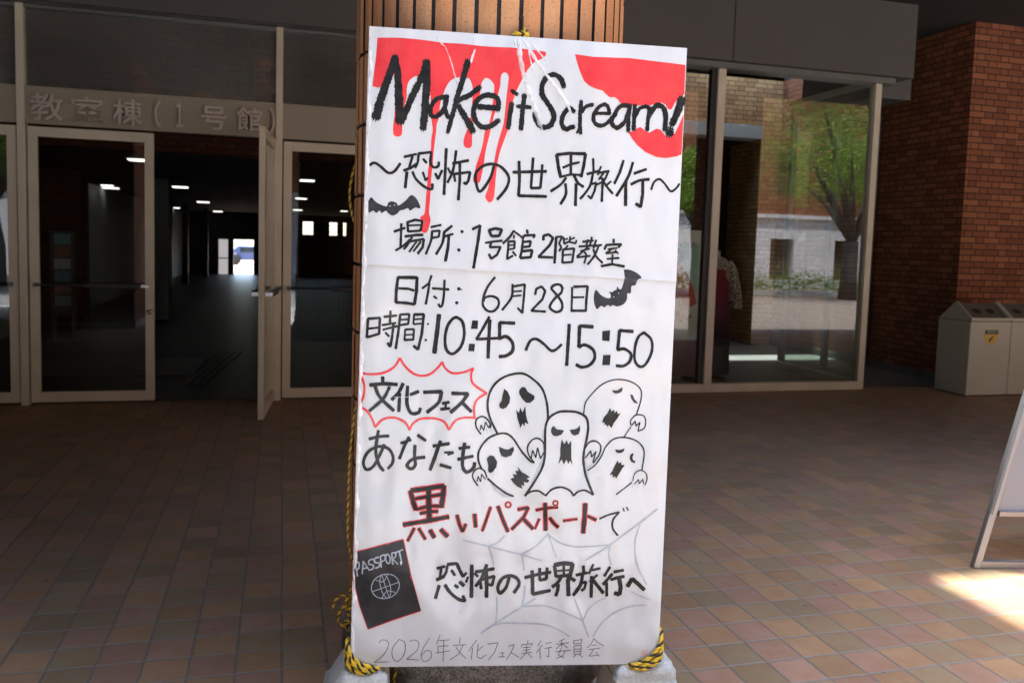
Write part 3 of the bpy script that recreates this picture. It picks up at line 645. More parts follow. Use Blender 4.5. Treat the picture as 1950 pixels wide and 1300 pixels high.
'burst_outline': '''c r 6.6 6.6 0 3 1708 50 1698 132 1706 195 1740 228 1793
c r 6.6 6.6 0 228 1793 259 1748 307 1708 354 1696 401 1707 441 1741 469 1777
c r 6.6 6.6 0 469 1777 488 1742 530 1716 589 1721 648 1745
c r 6.6 6.6 0 648 1745 637 1710 651 1657 730 1604
c r 6.6 6.6 0 730 1604 684 1574 662 1532 665 1460
c r 6.6 6.6 0 673 1460 610 1460 557 1442 521 1388
c r 6.6 6.6 0 521 1388 493 1432 439 1452 362 1450 316 1423 296 1385
c r 6.6 6.6 0 296 1385 269 1427 209 1453 145 1443 101 1397
c r 6.6 6.6 0 101 1397 80 1447 44 1494 3 1507
c r 6.6 6.6 0 3 1507 30 1570 32 1635 3 1708''',
'festival_lettering': '''l k 10.2 10.2 0 135 1685 136 1650
l k 10.8 10.8 0 64 1636 145 1646 218 1643
c k 10.2 10.2 0 94 1628 124 1567 203 1493
c k 9.6 9.6 0 175 1627 142 1561 66 1488
c k 10.2 10.2 0 251 1650 228 1599 190 1555
l k 9.6 9.6 0 234 1593 232 1489
c k 10.2 10.2 0 277 1635 277 1535 302 1482 342 1484 354 1510
l k 10.2 10.2 0 294 1587 341 1606
l k 10.8 10.8 0 369 1602 472 1608
c k 10.8 10.8 0 471 1608 456 1545 392 1487
l k 8.4 8.4 0 477 1539 517 1548
l k 7.2 7.2 0 498 1540 496 1510
l k 9 9 0 469 1506 521 1512
l k 10.8 10.8 0 530 1599 623 1599
c k 10.8 10.8 0 623 1599 589 1548 527 1488
l k 10.8 10.8 0 586 1553 646 1495''',
'phrase_lettering': '''c k 9.6 9.6 0 120 1378 109 1263 128 1186 156 1147
c k 9 9 0 69 1328 130 1344 180 1348
c k 9 9 0 156 1299 138 1252 99 1173 59 1153 41 1196 68 1256 126 1287 179 1276 206 1235 205 1193 181 1160
c k 9 9 0 295 1344 272 1296 244 1218
l k 7.8 7.8 0 249 1308 307 1328
l k 9 9 0 343 1356 391 1325
c k 9.6 9.6 0 330 1297 330 1231 335 1183 312 1160 289 1182 322 1218 389 1229
c k 10.8 10.8 0 475 1323 456 1264 421 1155
l k 9.6 9.6 0 433 1294 526 1309
c k 7.2 7.2 0 499 1258 549 1258 519 1245
l k 9.6 9.6 0 477 1187 540 1170
c k 10.2 10.2 0 614 1313 606 1242 608 1176 633 1146 668 1170 676 1202
l k 9 9 0 582 1282 645 1291
l k 9.6 9.6 0 577 1219 665 1239''',
'ghost_drawing': '''c k 6.6 6.6 0 801 1372 760 1450 739 1521 745 1599 782 1666 846 1709 935 1724 1009 1683 1053 1636 1077 1576 1088 1522 1092 1456
p k 0 0 0 831 1634 852 1617 867 1584 864 1554 847 1526 826 1516 808 1523 804 1544 818 1565 823 1601
p k 0 0 0 918 1627 932 1645 950 1647 969 1619 1009 1596 1007 1575 984 1556 960 1556 935 1579 918 1609
p k 0 0 0 902 1516 920 1495 928 1528 941 1498 957 1537 962 1490 969 1460 980 1431 958 1441 958 1417 945 1435 934 1408 923 1435 914 1465 908 1495
c k 4.8 4.8 0 706 1367 678 1406 676 1448 705 1469 735 1458 759 1425 758 1404
l k 3.3 3.3 0 701 1391 705 1420 721 1389 730 1438 749 1404 756 1425
l g 1.5 1.5 0 709 1370 721 1346
l g 1.5 1.5 0 734 1401 744 1371
l g 1.5 1.5 0 758 1407 770 1371''',
'ghost_drawing.001': '''c k 6 6 0 716 1165 696 1219 700 1274 740 1335 798 1368 852 1373 895 1343 946 1271 997 1217 1022 1207
c k 6 6 0 754 1110 810 1063 865 1025 908 1007
p k 0 0 0 744 1226 761 1244 785 1242 806 1209 802 1178 782 1148 765 1143 755 1153 754 1190
p k 0 0 0 813 1297 844 1283 868 1279 897 1298 902 1277 887 1246 854 1234 830 1242 817 1269
p k 0 0 0 925 1183 951 1150 976 1138 1001 1121 982 1113 999 1101 987 1088 966 1092 970 1067 951 1076 961 1051 930 1064 905 1085 887 1109 910 1119 897 1137 925 1134 913 1157 933 1156
c k 4.5 4.5 0 698 1068 667 1116 674 1152 704 1170 734 1153 749 1116
l k 3.3 3.3 0 693 1092 698 1122 714 1091 718 1136 741 1105
c k 4.5 4.5 0 1022 1207 990 1248 980 1296 1004 1338 1040 1349 1072 1322 1078 1279
l k 4.2 4.2 0 1003 1230 1010 1278 1030 1236 1039 1294 1058 1230 1077 1270
p g 0 0 0 763 1099 822 1046 908 1003 848 1002 792 1044
l g 1.5 1.5 0 701 1068 720 1037
l g 1.5 1.5 0 730 1092 740 1068''',
'ghost_drawing.002': '''c k 7.2 7.2 0 976 1010 1032 1102 1071 1182 1083 1261 1079 1371 1082 1431 1102 1474 1149 1504 1198 1511 1265 1506 1315 1478 1330 1423 1324 1350 1314 1295 1311 1221 1331 1129 1378 1023
c k 5.4 5.4 0 976 1012 1010 1036 1053 1041 1096 1015
c k 6 6 0 1096 1013 1132 1052 1186 1066 1236 1048 1262 1016
c k 5.4 5.4 0 1262 1018 1286 1041 1328 1049 1376 1023
p k 0 0 0 1125 1425 1147 1405 1190 1400 1176 1375 1149 1364 1125 1368 1113 1389 1115 1411
p k 0 0 0 1281 1432 1284 1404 1277 1380 1253 1370 1234 1379 1222 1403 1251 1407 1269 1416
p k 0 0 0 1177 1347 1194 1318 1208 1343 1217 1318 1234 1340 1236 1294 1239 1239 1247 1197 1231 1223 1222 1202 1210 1229 1196 1198 1182 1229 1163 1201 1173 1250 1172 1293
p g 0 0 0 1070 1404 1073 1371 1065 1346 1062 1358
p g 0 0 0 1080 1240 1072 1188 1034 1120 1003 1078 1025 1132 1058 1218
p g 0 0 0 1314 1221 1327 1215 1365 1055 1361 1046 1325 1154''',
'ghost_drawing.003': '''c k 3.9 3.9 0 1301 1502 1306 1551 1323 1588 1393 1667 1466 1701 1540 1702 1603 1679 1638 1640 1638 1582 1617 1505
p b 0 0 0 1463 1642 1493 1641 1523 1659 1521 1634 1494 1622 1472 1627
p b 0 0 0 1574 1618 1588 1616 1601 1590 1621 1569 1602 1569 1582 1593
p k 0 0 0 1455 1538 1465 1517 1480 1527 1484 1508 1500 1521 1500 1503 1519 1507 1501 1475 1483 1450 1469 1419 1453 1438 1444 1425 1437 1440 1428 1437 1426 1452 1412 1449 1420 1480 1441 1505
c k 3.6 3.6 0 1585 1438 1582 1464 1612 1497 1656 1496 1673 1466 1666 1422 1629 1403
l k 3.3 3.3 0 1590 1437 1610 1462 1616 1433 1639 1455 1629 1406
l k 3.3 3.3 0 1587 1430 1546 1367''',
'ghost_drawing.004': '''c k 4.2 4.2 0 1339 1166 1383 1200 1418 1253 1440 1306 1482 1351 1537 1365 1606 1353 1652 1322 1673 1274 1665 1175
p b 0 0 0 1497 1292 1528 1290 1553 1299 1547 1279 1523 1270 1504 1277
p k 0 0 0 1592 1264 1604 1272 1610 1267 1604 1246 1609 1230 1625 1224 1616 1212 1597 1221 1587 1243
p k 0 0 0 1517 1228 1523 1211 1538 1217 1540 1202 1561 1199 1546 1180 1529 1149 1511 1119 1504 1134 1492 1125 1490 1143 1472 1143 1487 1164 1501 1198
c k 3.3 3.3 0 1612 1106 1623 1150 1659 1171 1692 1150 1697 1113 1686 1083
l k 3 3 0 1623 1088 1646 1116 1652 1091 1673 1118 1677 1091
l k 3.6 3.6 0 1608 1098 1516 1026
c k 4.5 4.5 0 1317 1295 1340 1332 1377 1340 1409 1314 1405 1265 1370 1211
l k 3.9 3.9 0 1321 1240 1352 1282 1358 1246 1384 1279 1367 1214
p g 0 0 0 1334 1191 1380 1215 1417 1265 1426 1275 1400 1216 1360 1177 1338 1171
l g 1.2 1.2 0 1616 1091 1611 1063
l g 1.2 1.2 0 1644 1091 1644 1066
l g 1.2 1.2 0 1677 1091 1674 1060''',
'passport_phrase_lettering': '''l r 17.7 17.7 0 313 1032 329 972 348 925
l r 18.3 18.3 0 316 1034 404 1047 503 1064 500 1004 493 940
l r 14.1 14.1 0 340 987 411 1000 488 1013
l r 13.5 13.5 0 351 926 424 946 490 946
l r 19.5 19.5 0 416 1046 421 949 427 869
l r 13.5 13.5 0 372 902 425 914 474 916
l r 16.5 16.5 0 279 837 427 863 537 885
l r 12.3 12.3 0 342 818 306 743
l r 12.9 12.9 0 367 817 407 754
l r 15.9 15.9 0 433 807 458 764
l r 16.5 16.5 0 494 811 534 771
l r 12.9 12.9 0 584 895 601 840 620 799 637 843
l r 15.3 15.3 0 686 901 695 826
l r 11.7 11.7 0 778 943 756 872 734 803
l r 14.1 14.1 0 820 947 853 867 884 800
l r 12.9 12.9 0 937 929 999 942 974 886 905 813
l r 14.7 14.7 0 968 879 1031 817
l r 11.1 11.1 0 1043 927 1106 941 1172 946
l r 15.9 15.9 0 1096 969 1105 809
l r 10.5 10.5 0 1065 876 1042 817
l r 13.5 13.5 0 1126 883 1152 850 1179 827
l r 10.5 10.5 0 1208 865 1290 877
l r 17.7 17.7 0 1332 970 1333 881 1329 794
l r 13.5 13.5 0 1351 896 1402 873
l k2 12 12 0 313 1032 329 972 348 925
l k2 12.6 12.6 0 316 1034 404 1047 503 1064 500 1004 493 940
l k2 8.4 8.4 0 340 987 411 1000 488 1013
l k2 7.8 7.8 0 351 926 424 946 490 946
l k2 13.8 13.8 0 416 1046 421 949 427 869
l k2 7.8 7.8 0 372 902 425 914 474 916
l k2 10.8 10.8 0 279 837 427 863 537 885
l k2 6.6 6.6 0 342 818 306 743
l k2 7.2 7.2 0 367 817 407 754
l k2 10.2 10.2 0 433 807 458 764
l k2 10.8 10.8 0 494 811 534 771
l k2 7.2 7.2 0 584 895 601 840 620 799 637 843
l k2 9.6 9.6 0 686 901 695 826
l k2 6 6 0 778 943 756 872 734 803
l k2 8.4 8.4 0 820 947 853 867 884 800
l k2 7.2 7.2 0 937 929 999 942 974 886 905 813
l k2 9 9 0 968 879 1031 817
l k2 5.4 5.4 0 1043 927 1106 941 1172 946
l k2 10.2 10.2 0 1096 969 1105 809
l k2 4.8 4.8 0 1065 876 1042 817
l k2 7.8 7.8 0 1126 883 1152 850 1179 827
l k2 4.8 4.8 0 1208 865 1290 877
l k2 12 12 0 1332 970 1333 881 1329 794
l k2 7.8 7.8 0 1351 896 1402 873
c r 7.2 7.2 0 895 956 894 952 892 947 889 944 885 942 880 941 876 942 871 944 868 947 866 951 865 956 865 961 867 965 871 969 875 971 879 972 884 971 888 969 892 965 894 961 895 956
c k2 2.4 2.4 0 895 956 894 952 892 947 889 944 885 942 880 941 876 942 871 944 868 947 866 951 865 956 865 961 867 965 871 969 875 971 879 972 884 971 888 969 892 965 894 961 895 956
c r 6.6 6.6 0 1170 971 1169 966 1168 963 1165 960 1161 958 1157 957 1153 958 1149 959 1146 962 1144 966 1143 970 1143 975 1145 978 1148 981 1152 983 1156 984 1160 983 1164 982 1167 979 1169 975 1170 971
c k2 2.4 2.4 0 1170 971 1169 966 1168 963 1165 960 1161 958 1157 957 1153 958 1149 959 1146 962 1144 966 1143 970 1143 975 1145 978 1148 981 1152 983 1156 984 1160 983 1164 982 1167 979 1169 975 1170 971
c k 5.4 5.4 0 1422 880 1472 903 1537 922
c k 6 6 0 1538 922 1504 875 1504 825 1536 781
l k 3.9 3.9 0 1559 946 1568 927
l k 4.2 4.2 0 1580 952 1592 932''',
'passport_drawing': '''p b2 0 0 0 3 672 280 752 291 709 328 555 396 337 244 286 97 229 45 366 3 527
l r 4.5 4.5 0 3 672 140 713 280 752
l r 4.5 4.5 0 280 752 291 709 328 555 393 337
l r 4.5 4.5 0 393 336 244 285 97 230
l r 4.5 4.5 0 97 230 45 366 3 527
l s 4.2 4.2 0 12 612 28 535
c s 4.2 4.2 0 11 614 32 615 34 583 18 569
l s 4.2 4.2 0 54 549 58 623 94 571
l s 4.2 4.2 0 59 580 83 587
c s 4.2 4.2 0 113 638 91 628 91 607 115 602 113 581 90 573
c s 4.2 4.2 0 145 649 122 639 125 618 149 614 148 594 128 584
l s 4.2 4.2 0 154 653 161 589
c s 4.2 4.2 0 154 653 178 662 180 634 159 621
c s 4.2 4.2 0 210 641 211 633 210 625 208 618 205 614 202 612 198 613 194 616 190 622 187 629 185 637 185 645 185 653 187 660 190 664 193 666 197 665 201 662 205 656 208 649 210 641
l s 4.2 4.2 0 218 672 226 607
l s 4.2 4.2 0 218 674 243 676 239 650 224 639 254 610
l s 4.2 4.2 0 238 676 281 693
l s 4.2 4.2 0 260 684 275 626
c s 2.4 2.4 0 264 506 267 490 266 474 261 459 253 444 241 431 227 420 210 413 193 409 175 408 158 411 142 417 129 427 119 439 112 453 109 468 110 484 115 500 123 515 135 528 150 538 166 546 183 550 201 551 218 548 234 542 247 532 257 520 264 506
c s 2.1 2.1 0 215 488 219 467 220 447 218 430 213 419 206 413 197 414 187 422 177 435 168 453 162 474 157 495 156 514 158 531 163 542 170 548 179 547 189 539 199 526 208 508 215 488
l s 2.1 2.1 0 166 544 188 479 210 421
c s 2.1 2.1 0 115 448 188 476 263 504
c s 2.1 2.1 0 132 516 174 507 200 548
c s 2.1 2.1 0 169 411 199 452 244 446''',
'world_tour_lettering': '''l k 9 9 0 480 584 524 595
l k 8.4 8.4 0 504 584 499 531
l k 10.2 10.2 0 480 517 523 537
c k 8.4 8.4 0 539 599 534 562 517 531
l k 10.2 10.2 0 539 606 593 611 616 562 634 533
l k 7.2 7.2 0 634 533 651 556
l k 8.4 8.4 0 564 572 585 541
l k 10.2 10.2 0 496 484 477 409
c k 10.2 10.2 0 529 487 559 444 609 403 651 392
l k 9 9 0 650 392 635 422
l k 9.6 9.6 0 586 484 606 470
l k 10.8 10.8 0 614 503 639 480
l k 7.2 7.2 0 662 531 651 500
l k 11.4 11.4 0 681 600 685 412
l k 8.4 8.4 0 698 553 719 533
c k 10.2 10.2 0 768 603 744 531 708 476
l k 9.6 9.6 0 703 560 761 569 812 580
l k 9 9 0 732 513 741 461
l k 9 9 0 738 513 815 535 803 480 785 488
l k 11.4 11.4 0 766 575 773 475 773 412
c k 10.2 10.2 0 902 530 886 469 852 436 838 469 860 519 902 539 945 525 962 487 934 437
l k 10.2 10.2 0 994 528 1067 546 1146 561
l k 11.4 11.4 0 1035 569 1041 500 1045 429
l k 10.8 10.8 0 1045 428 1148 450
l k 9.6 9.6 0 1079 584 1083 512 1122 520 1123 586
l k 10.2 10.2 0 1166 600 1178 534
l k 13.2 13.2 0 1166 603 1218 614 1274 609 1262 540
l k 8.4 8.4 0 1221 609 1225 537
l k 6 6 0 1177 567 1263 574
l k 10.2 10.2 0 1179 534 1262 542
c k 10.8 10.8 0 1209 534 1192 499 1159 471
l k 12 12 0 1246 535 1292 510
c k 10.8 10.8 0 1194 486 1191 448 1182 418
l k 12.6 12.6 0 1250 518 1258 419
l k 9 9 0 1338 599 1342 561
l k 9 9 0 1297 543 1364 558
c k 10.8 10.8 0 1336 554 1326 485 1286 422
l k 8.4 8.4 0 1335 497 1359 503 1351 463 1334 450
l k 7.8 7.8 0 1397 608 1373 552
l k 7.8 7.8 0 1382 572 1440 585
l k 7.2 7.2 0 1424 545 1379 504
l k 10.2 10.2 0 1390 536 1393 411
l k 10.8 10.8 0 1397 517 1465 436
l k 9 9 0 1498 593 1466 538
l k 10.2 10.2 0 1513 551 1462 487
l k 9 9 0 1482 497 1487 417
l k 9.6 9.6 0 1523 563 1579 574
l k 9.6 9.6 0 1507 516 1547 530 1586 536
l k 12.6 12.6 0 1557 521 1569 470 1564 426 1534 435
l k 13.2 11.4 0 1610 475 1634 522 1676 488 1713 454''',
'spider_web': '''c s2 5.4 3.6 0 625 748 774 712 964 666 1091 628
c s2 3.9 3.9 0 1119 793 1145 725 1176 649
c s2 6 3.6 0 1769 939 1499 731 1351 631
c s2 3.9 3.9 0 777 713 827 737 868 777
c s2 3.9 3.9 0 970 668 1048 713 1118 784
c s2 3.9 3.9 0 1119 784 1200 732 1313 711 1493 725
c s2 4.2 4.2 0 1492 725 1487 668 1505 608
c s2 4.2 4.2 0 1668 853 1643 749 1656 622 1699 533 1728 486
c s2 5.4 4.2 0 774 709 794 662 808 600
c s2 5.4 4.2 0 970 662 983 613 987 569
c s2 4.8 4.8 0 996 482 995 411 983 362
c s2 4.8 4.8 0 832 413 837 336 832 259
c s2 6 4.2 0 750 200 820 249 982 353 1063 402
c s2 3.9 3.9 0 988 353 1105 360 1218 327 1349 271
c s2 4.8 4.8 0 1348 271 1367 222 1387 172
c s2 4.2 4.2 0 1293 402 1321 339 1348 271
c s2 3.6 3.6 0 1352 277 1380 338 1428 382 1484 407
c s2 3.9 3.9 0 821 244 887 258 1036 252 1129 245 1211 212 1275 175
c s2 4.2 4.2 0 1413 176 1472 266 1564 329 1645 354 1731 361
c s2 3.9 3.9 0 1631 443 1745 394''',
'committee_lettering': '''c t 1.8 1.8 0 163 150 175 166 205 163 217 141 194 83 140 32
c t 1.8 1.8 0 140 32 219 34
c t 1.8 1.8 0 277 169 310 147 309 84 274 36 244 58 240 115 277 169
c t 1.8 1.8 0 337 154 361 163 389 147 381 103 323 48
c t 1.8 1.8 0 323 48 394 42
c t 1.8 1.8 0 452 173 417 115 406 64 425 32 461 51 463 90 435 99 409 71
l t 1.8 1.8 0 512 192 492 134
l t 1.8 1.8 0 507 157 567 161
l t 1.8 1.8 0 503 123 562 126
l t 1.8 1.8 0 501 123 504 88
l t 1.8 1.8 0 490 83 572 96
l t 1.8 1.8 0 534 156 534 32
l t 1.8 1.8 0 628 175 626 140
l t 1.8 1.8 0 589 128 665 132
l t 1.8 1.8 0 647 130 624 76 574 41
l t 1.8 1.8 0 605 118 637 76 668 47
l t 1.8 1.8 0 726 159 679 92
l t 1.8 1.8 0 703 114 699 43
l t 1.8 1.8 0 735 139 730 59 754 46 784 68
l t 1.8 1.8 0 764 123 733 93
l t 1.8 1.8 0 791 133 852 140 832 81 797 36
l t 1.8 1.8 0 863 77 891 80
l t 1.8 1.8 0 882 77 880 55
l t 1.8 1.8 0 855 54 895 56
l t 1.8 1.8 0 914 117 948 127 931 80 902 35
l t 1.8 1.8 0 931 80 979 50
l t 1.8 1.8 0 1027 153 1028 133
l t 1.8 1.8 0 988 113 994 126 1056 132 1047 117
l t 1.8 1.8 0 1001 108 1044 111
l t 1.8 1.8 0 1005 91 1045 96
l t 1.8 1.8 0 993 73 1055 80
l t 1.8 1.8 0 1022 121 1023 79 985 37
l t 1.8 1.8 0 1027 77 1056 46
l t 1.8 1.8 0 1105 149 1088 117
l t 1.8 1.8 0 1115 123 1080 75
l t 1.8 1.8 0 1101 97 1106 39
l t 1.8 1.8 0 1134 131 1168 138
l t 1.8 1.8 0 1129 102 1172 109
l t 1.8 1.8 0 1153 103 1156 51 1140 58
l t 1.8 1.8 0 1245 160 1214 144
l t 1.8 1.8 0 1196 127 1271 137
l t 1.8 1.8 0 1229 150 1231 108
l t 1.8 1.8 0 1230 131 1197 99
l t 1.8 1.8 0 1233 131 1266 104
l t 1.8 1.8 0 1192 81 1285 91
l t 1.8 1.8 0 1228 102 1211 63 1250 43
l t 1.8 1.8 0 1254 88 1237 56 1200 40
l t 1.8 1.8 0 1298 149 1302 130
l t 1.8 1.8 0 1298 149 1351 157 1346 135
l t 1.8 1.8 0 1302 130 1346 133
l t 1.8 1.8 0 1303 115 1305 65
l t 1.8 1.8 0 1303 117 1347 122 1346 67
l t 1.8 1.8 0 1307 97 1345 100
l t 1.8 1.8 0 1308 81 1345 85
l t 1.8 1.8 0 1305 65 1346 68
l t 1.8 1.8 0 1318 61 1303 45
l t 1.8 1.8 0 1337 64 1360 47
l t 1.8 1.8 0 1420 163 1406 131 1382 105
l t 1.8 1.8 0 1420 163 1447 137 1483 117
l t 1.8 1.8 0 1410 120 1441 124
l t 1.8 1.8 0 1392 94 1461 104
l t 1.8 1.8 0 1424 98 1397 53 1451 58
l t 1.8 1.8 0 1437 78 1461 52''',
'seal_stamp': '''l r2 1.2 1.2 0 1713 85 1751 88 1751 48 1714 46 1713 85
l r2 1.2 1.2 0 1722 79 1745 79
l r2 1.2 1.2 0 1720 71 1733 72
l r2 1.2 1.2 0 1726 78 1726 52
l r2 1.2 1.2 0 1738 73 1739 52
l r2 1.2 1.2 0 1721 60 1746 61
l r2 1.2 1.2 0 1732 68 1745 55''',
'sheet_crease': '''l w 1.2 1.2 0 206 1570 329 1575
l w 1.5 1.5 0 734 1570 869 1571
l w 1.5 1.5 0 947 1571 1013 1574
l w 1.5 1.5 0 1037 1574 1083 1571''',
}
# ------------------------------------------------------------------ brick column
CU, CV, CR = .676, 2.820, .445
colm = empty('brick_column', (CU, CV, 0), 'round column of upright tan brick tiles right behind the poster', 'column')
def attr_mat(name, rough=.8, bump=.4, bscale=120):
    m = N(name); a = m.new('ShaderNodeVertexColor'); a.layer_name = 'tone'
    f = m.noise(70, 5, .7, m.pos()); sp = m.noise(170, 3, .65, m.pos())
    c = m.mix(m.ramp(sp, (.57, 0.0), (.66, .7)), a.outputs[0], (.13, .055, .025)); c = m.mix(m.math('MULTIPLY', f, .3), c, (.58, .33, .16))
    m.set(Base_Color=c, Roughness=rough, Specular_IOR_Level=.25, Normal=m.bump(m.noise(bscale, 4, .65, m.pos()), bump, .002)); return m.m
M_coltile = attr_mat('upright_brick_tile')
NB = 43; H0, ROW, JZ, JA = .03, .2215, .005, .075
mb = MB(); tones = []
for r in range(19):
    z0 = H0 + r*ROW + JZ; z1 = z0 + ROW - 2*JZ
    for k in range(NB):
        a0 = 2*math.pi*(k+JA+.02)/NB; a1 = 2*math.pi*(k+1-JA-.02)/NB; q = random.random(); tn = random.choice(((.50, .24, .105), (.54, .275, .128), (.46, .20, .084), (.52, .25, .108)))
        rr = CR + random.uniform(-.0012, .0012); n = 3; V = []
        for z in (z0, z0+.004, z1-.004, z1):
            e = .004 if z in (z0, z1) else 0
            for i in range(n+1):
                a = a0+(a1-a0)*i/n; ed = .003 if i in (0, n) else 0; V.append((CU+(rr-e-ed)*math.cos(a), CV+(rr-e-ed)*math.sin(a), z))
        F = [(j*4+i, j*4+i+1, (j+1)*4+i+1, (j+1)*4+i) for j in range(3) for i in range(3)]
        mb.add(V, F, False); tones += [tuple(c*(.85+.3*q) for c in tn)]*len(F)
shaft = mb.build('brick_shaft', M_coltile, colm)
ca = shaft.data.color_attributes.new('tone', 'FLOAT_COLOR', 'CORNER')
arr = np.zeros((len(shaft.data.loops), 4), 'f')
for p in shaft.data.polygons: arr[p.loop_start:p.loop_start+p.loop_total] = (*tones[p.index], 1)
ca.data.foreach_set('color', arr.ravel())
b = MB(); b.lathe([(CR-.012, .17), (CR-.012, 4.08)], 64, (CU, CV, 0)); b.build('mortar_core', smat('dark_mortar', (.035, .03, .028), .9, .3, 30), colm)
gm = N('flecked_granite'); vo = gm.new('ShaderNodeTexVoronoi'); vo.inputs['Scale'].default_value = 240; gm.put(vo.inputs['Vector'], gm.pos()); sg = gm.new('ShaderNodeSeparateColor'); gm.put(sg.inputs[0], vo.outputs['Color'])
gm.set(Base_Color=gm.mix(gm.ramp(gm.noise(6, 5, .7, gm.pos()), (.42, 0.0), (.62, .8)), gm.ramp(sg.outputs[0], (0, (.07, .07, .065)), (.4, (.20, .20, .19)), (1, (.34, .34, .33))), (.05, .05, .035)), Roughness=.75)
b = MB(); b.lathe([(CR+.02, 0), (CR+.02, .15), (CR+.008, .178), (CR-.05, .18)], 64, (CU, CV, 0)); b.build('granite_base', gm.m, colm)
b = MB()
for a in (-1.0, -2.4): b.bar((CU+(CR+.021)*math.cos(a), CV+(CR+.021)*math.sin(a), 0), (CU+(CR+.021)*math.cos(a), CV+(CR+.021)*math.sin(a), .15), .004, .004)
b.build('granite_joint', M_black, colm)
nail = MB(); nail.tube([(.655, 2.378, 2.085), (.654, 2.345, 2.085), (.654, 2.338, 2.082), (.654, 2.338, 2.045)], .003, 8); tag(nail.build('hook_nail', smat('rusty_iron', (.06, .035, .025), .6, .3, 60, .5), None), 'small rusty hook nail in the column above the poster', 'nail')

# ------------------------------------------------------------------ poster board
BL = yawed(-.436, 2.315, .212); BR = yawed(.469, 2.411, .201); TL = yawed(-.423, 2.380, 2.030)
EX = (BR-BL)/.91; EZ = (TL-BL)/1.82; EX.normalize(); EN = EX.cross(EZ).normalized(); EZ = EN.cross(EX)
BM = Matrix(((EX.x, EZ.x, EN.x, BL.x), (EX.y, EZ.y, EN.y, BL.y), (EX.z, EZ.z, EN.z, BL.z), (0, 0, 0, 1)))     # x along the board, y up it, z out of it
def bp(x, y, n=0): return BM @ Vector((x, y, n))
pst = empty('festival_poster', BL, 'hand painted white festival poster board with black and red lettering, leaning on the brick column', 'poster')
def local(mb, name, mat, parent=pst, bevel=0):
    mb.v = [tuple(bp(*v)) for v in mb.v]; return mb.build(name, mat, parent, bevel)
def gloss(m, c, rough=.5, coat=.55):
    """paint or paper under clear wrapping film: the film's creases drive a clear coat"""
    p = m.obj(); wv = m.new('ShaderNodeMapping'); m.put(wv.inputs[0], p); wv.inputs['Scale'].default_value = (3.2, 3.2, 1.1)
    n1 = m.noise(1.6, 2.2, .5, wv.outputs[0]); n2 = m.noise(7, 1.5, .4, p)
    h = m.math('ADD', n1, m.math('MULTIPLY', n2, .12))
    m.set(Base_Color=c, Roughness=rough, Coat_Weight=coat, Coat_Roughness=.12, Specular_IOR_Level=.2, Coat_Normal=m.bump(h, .9, .09), Normal=m.bump(h, .6, .07)); return m.m
m = N('white_paper_under_film')
st_ = m.noise(3.0, 5, .6, m.obj()); M_paper = gloss(m, m.ramp(st_, (.3, (.585, .608, .603)), (.7, (.635, .662, .662))))
def ink(name, lo, hi, scale=30, coat=.18, mid=(.35, .7)):
    m = N(name); mp = m.new('ShaderNodeMapping'); m.put(mp.inputs[0], m.obj()); mp.inputs['Rotation'].default_value = (0, .5, .3)
    f = m.noise(scale, 5, .65, mp.outputs[0]); return gloss(m, m.ramp(f, (mid[0], lo), (mid[1], hi)), .5, coat)
INK = dict(k=ink('black_marker_ink', (.007, .008, .008), (.024, .026, .025)), k2=ink('deep_black_ink', (.008, .008, .008), (.02, .019, .019)), b=ink('washed_black_ink', (.020, .022, .025), (.048, .05, .056), 14),
    b2=ink('black_painted_cover', (.015, .015, .017), (.036, .036, .04), 10), r=ink('red_poster_paint', (.70, .040, .050), (.78, .068, .066), 12, .4), r2=ink('red_seal_ink', (.7, .25, .25), (.75, .35, .35), 60),
    w=ink('bare_white_mark', (.65, .66, .67), (.68, .70, .71)), g=ink('pale_grey_wash', (.40, .43, .47), (.50, .53, .57)), s=ink('silver_pen', (.30, .35, .40), (.42, .47, .52), 60), s2=ink('blue_grey_marker', (.36, .41, .46), (.48, .53, .58), 25), t=ink('thin_grey_pen', (.05, .05, .05), (.12, .12, .12), 200))
T = .045
local(MB().box(0, .91, 0, 1.82, -T, -.0012), 'backing_board', smat('white_foam_board', (.68, .68, .68), .5, .05, 3, coat=.4), bevel=.004)
# paper: a gently buckled sheet in two overlapping pieces
def sheet_n(x, y):
    e = min(1, min(x, .91-x)/.05)*min(1, min(y, 1.82-y)/.05)
    w = .0010*math.sin(9*x+2.2*y)+.0009*math.sin(5*y-4*x+1)+.0006*math.sin(23*x-11*y)+.0006*math.sin(31*y+7*x)+.0005*math.sin(17*(x+y))
    for cxx, cyy, k, sp in ((.28, .55, .0012, .02), (.62, .95, .0010, .016), (.40, 1.30, .0010, .014), (.75, .36, .0012, .018), (.18, .25, .0010, .014)):
        d = (x-cxx)*.8+(y-cyy)*.6; w += k*math.exp(-(d/sp)**2)*math.exp(-((x-cxx)**2+(y-cyy)**2)/.05)
    return max(0, .0042+w*1.9)*max(0, e)*.8
def sheet(name, y0f, y1f, lift):
    nx, ny = 60, 90; V = []
    for j in range(ny+1):
        for i in range(nx+1):
            x = .91*i/nx; y = y0f(x)+(y1f(x)-y0f(x))*j/ny; V.append((x, y, sheet_n(x, y)+(curl(x, y) if lift == 'curl' else lift)))
    F = [(j*(nx+1)+i, j*(nx+1)+i+1, (j+1)*(nx+1)+i+1, (j+1)*(nx+1)+i) for j in range(ny) for i in range(nx)]
    mb = MB(); mb.add(V, F, True); return local(mb, name, M_paper)
seam = lambda x: 1.1595-.0158*x
def curl(x, y): return .0012+.0026*math.exp(-max(0, y-seam(x))/.018)
sheet('upper_paper', seam, lambda x: 1.82, 'curl')
sheet('lower_paper', lambda x: 0.0, lambda x: seam(x)+.004, .0)
lift_at = lambda x, y: sheet_n(x, y)+(curl(x, y) if y > seam(x)-.002 else 0)
order = [0]
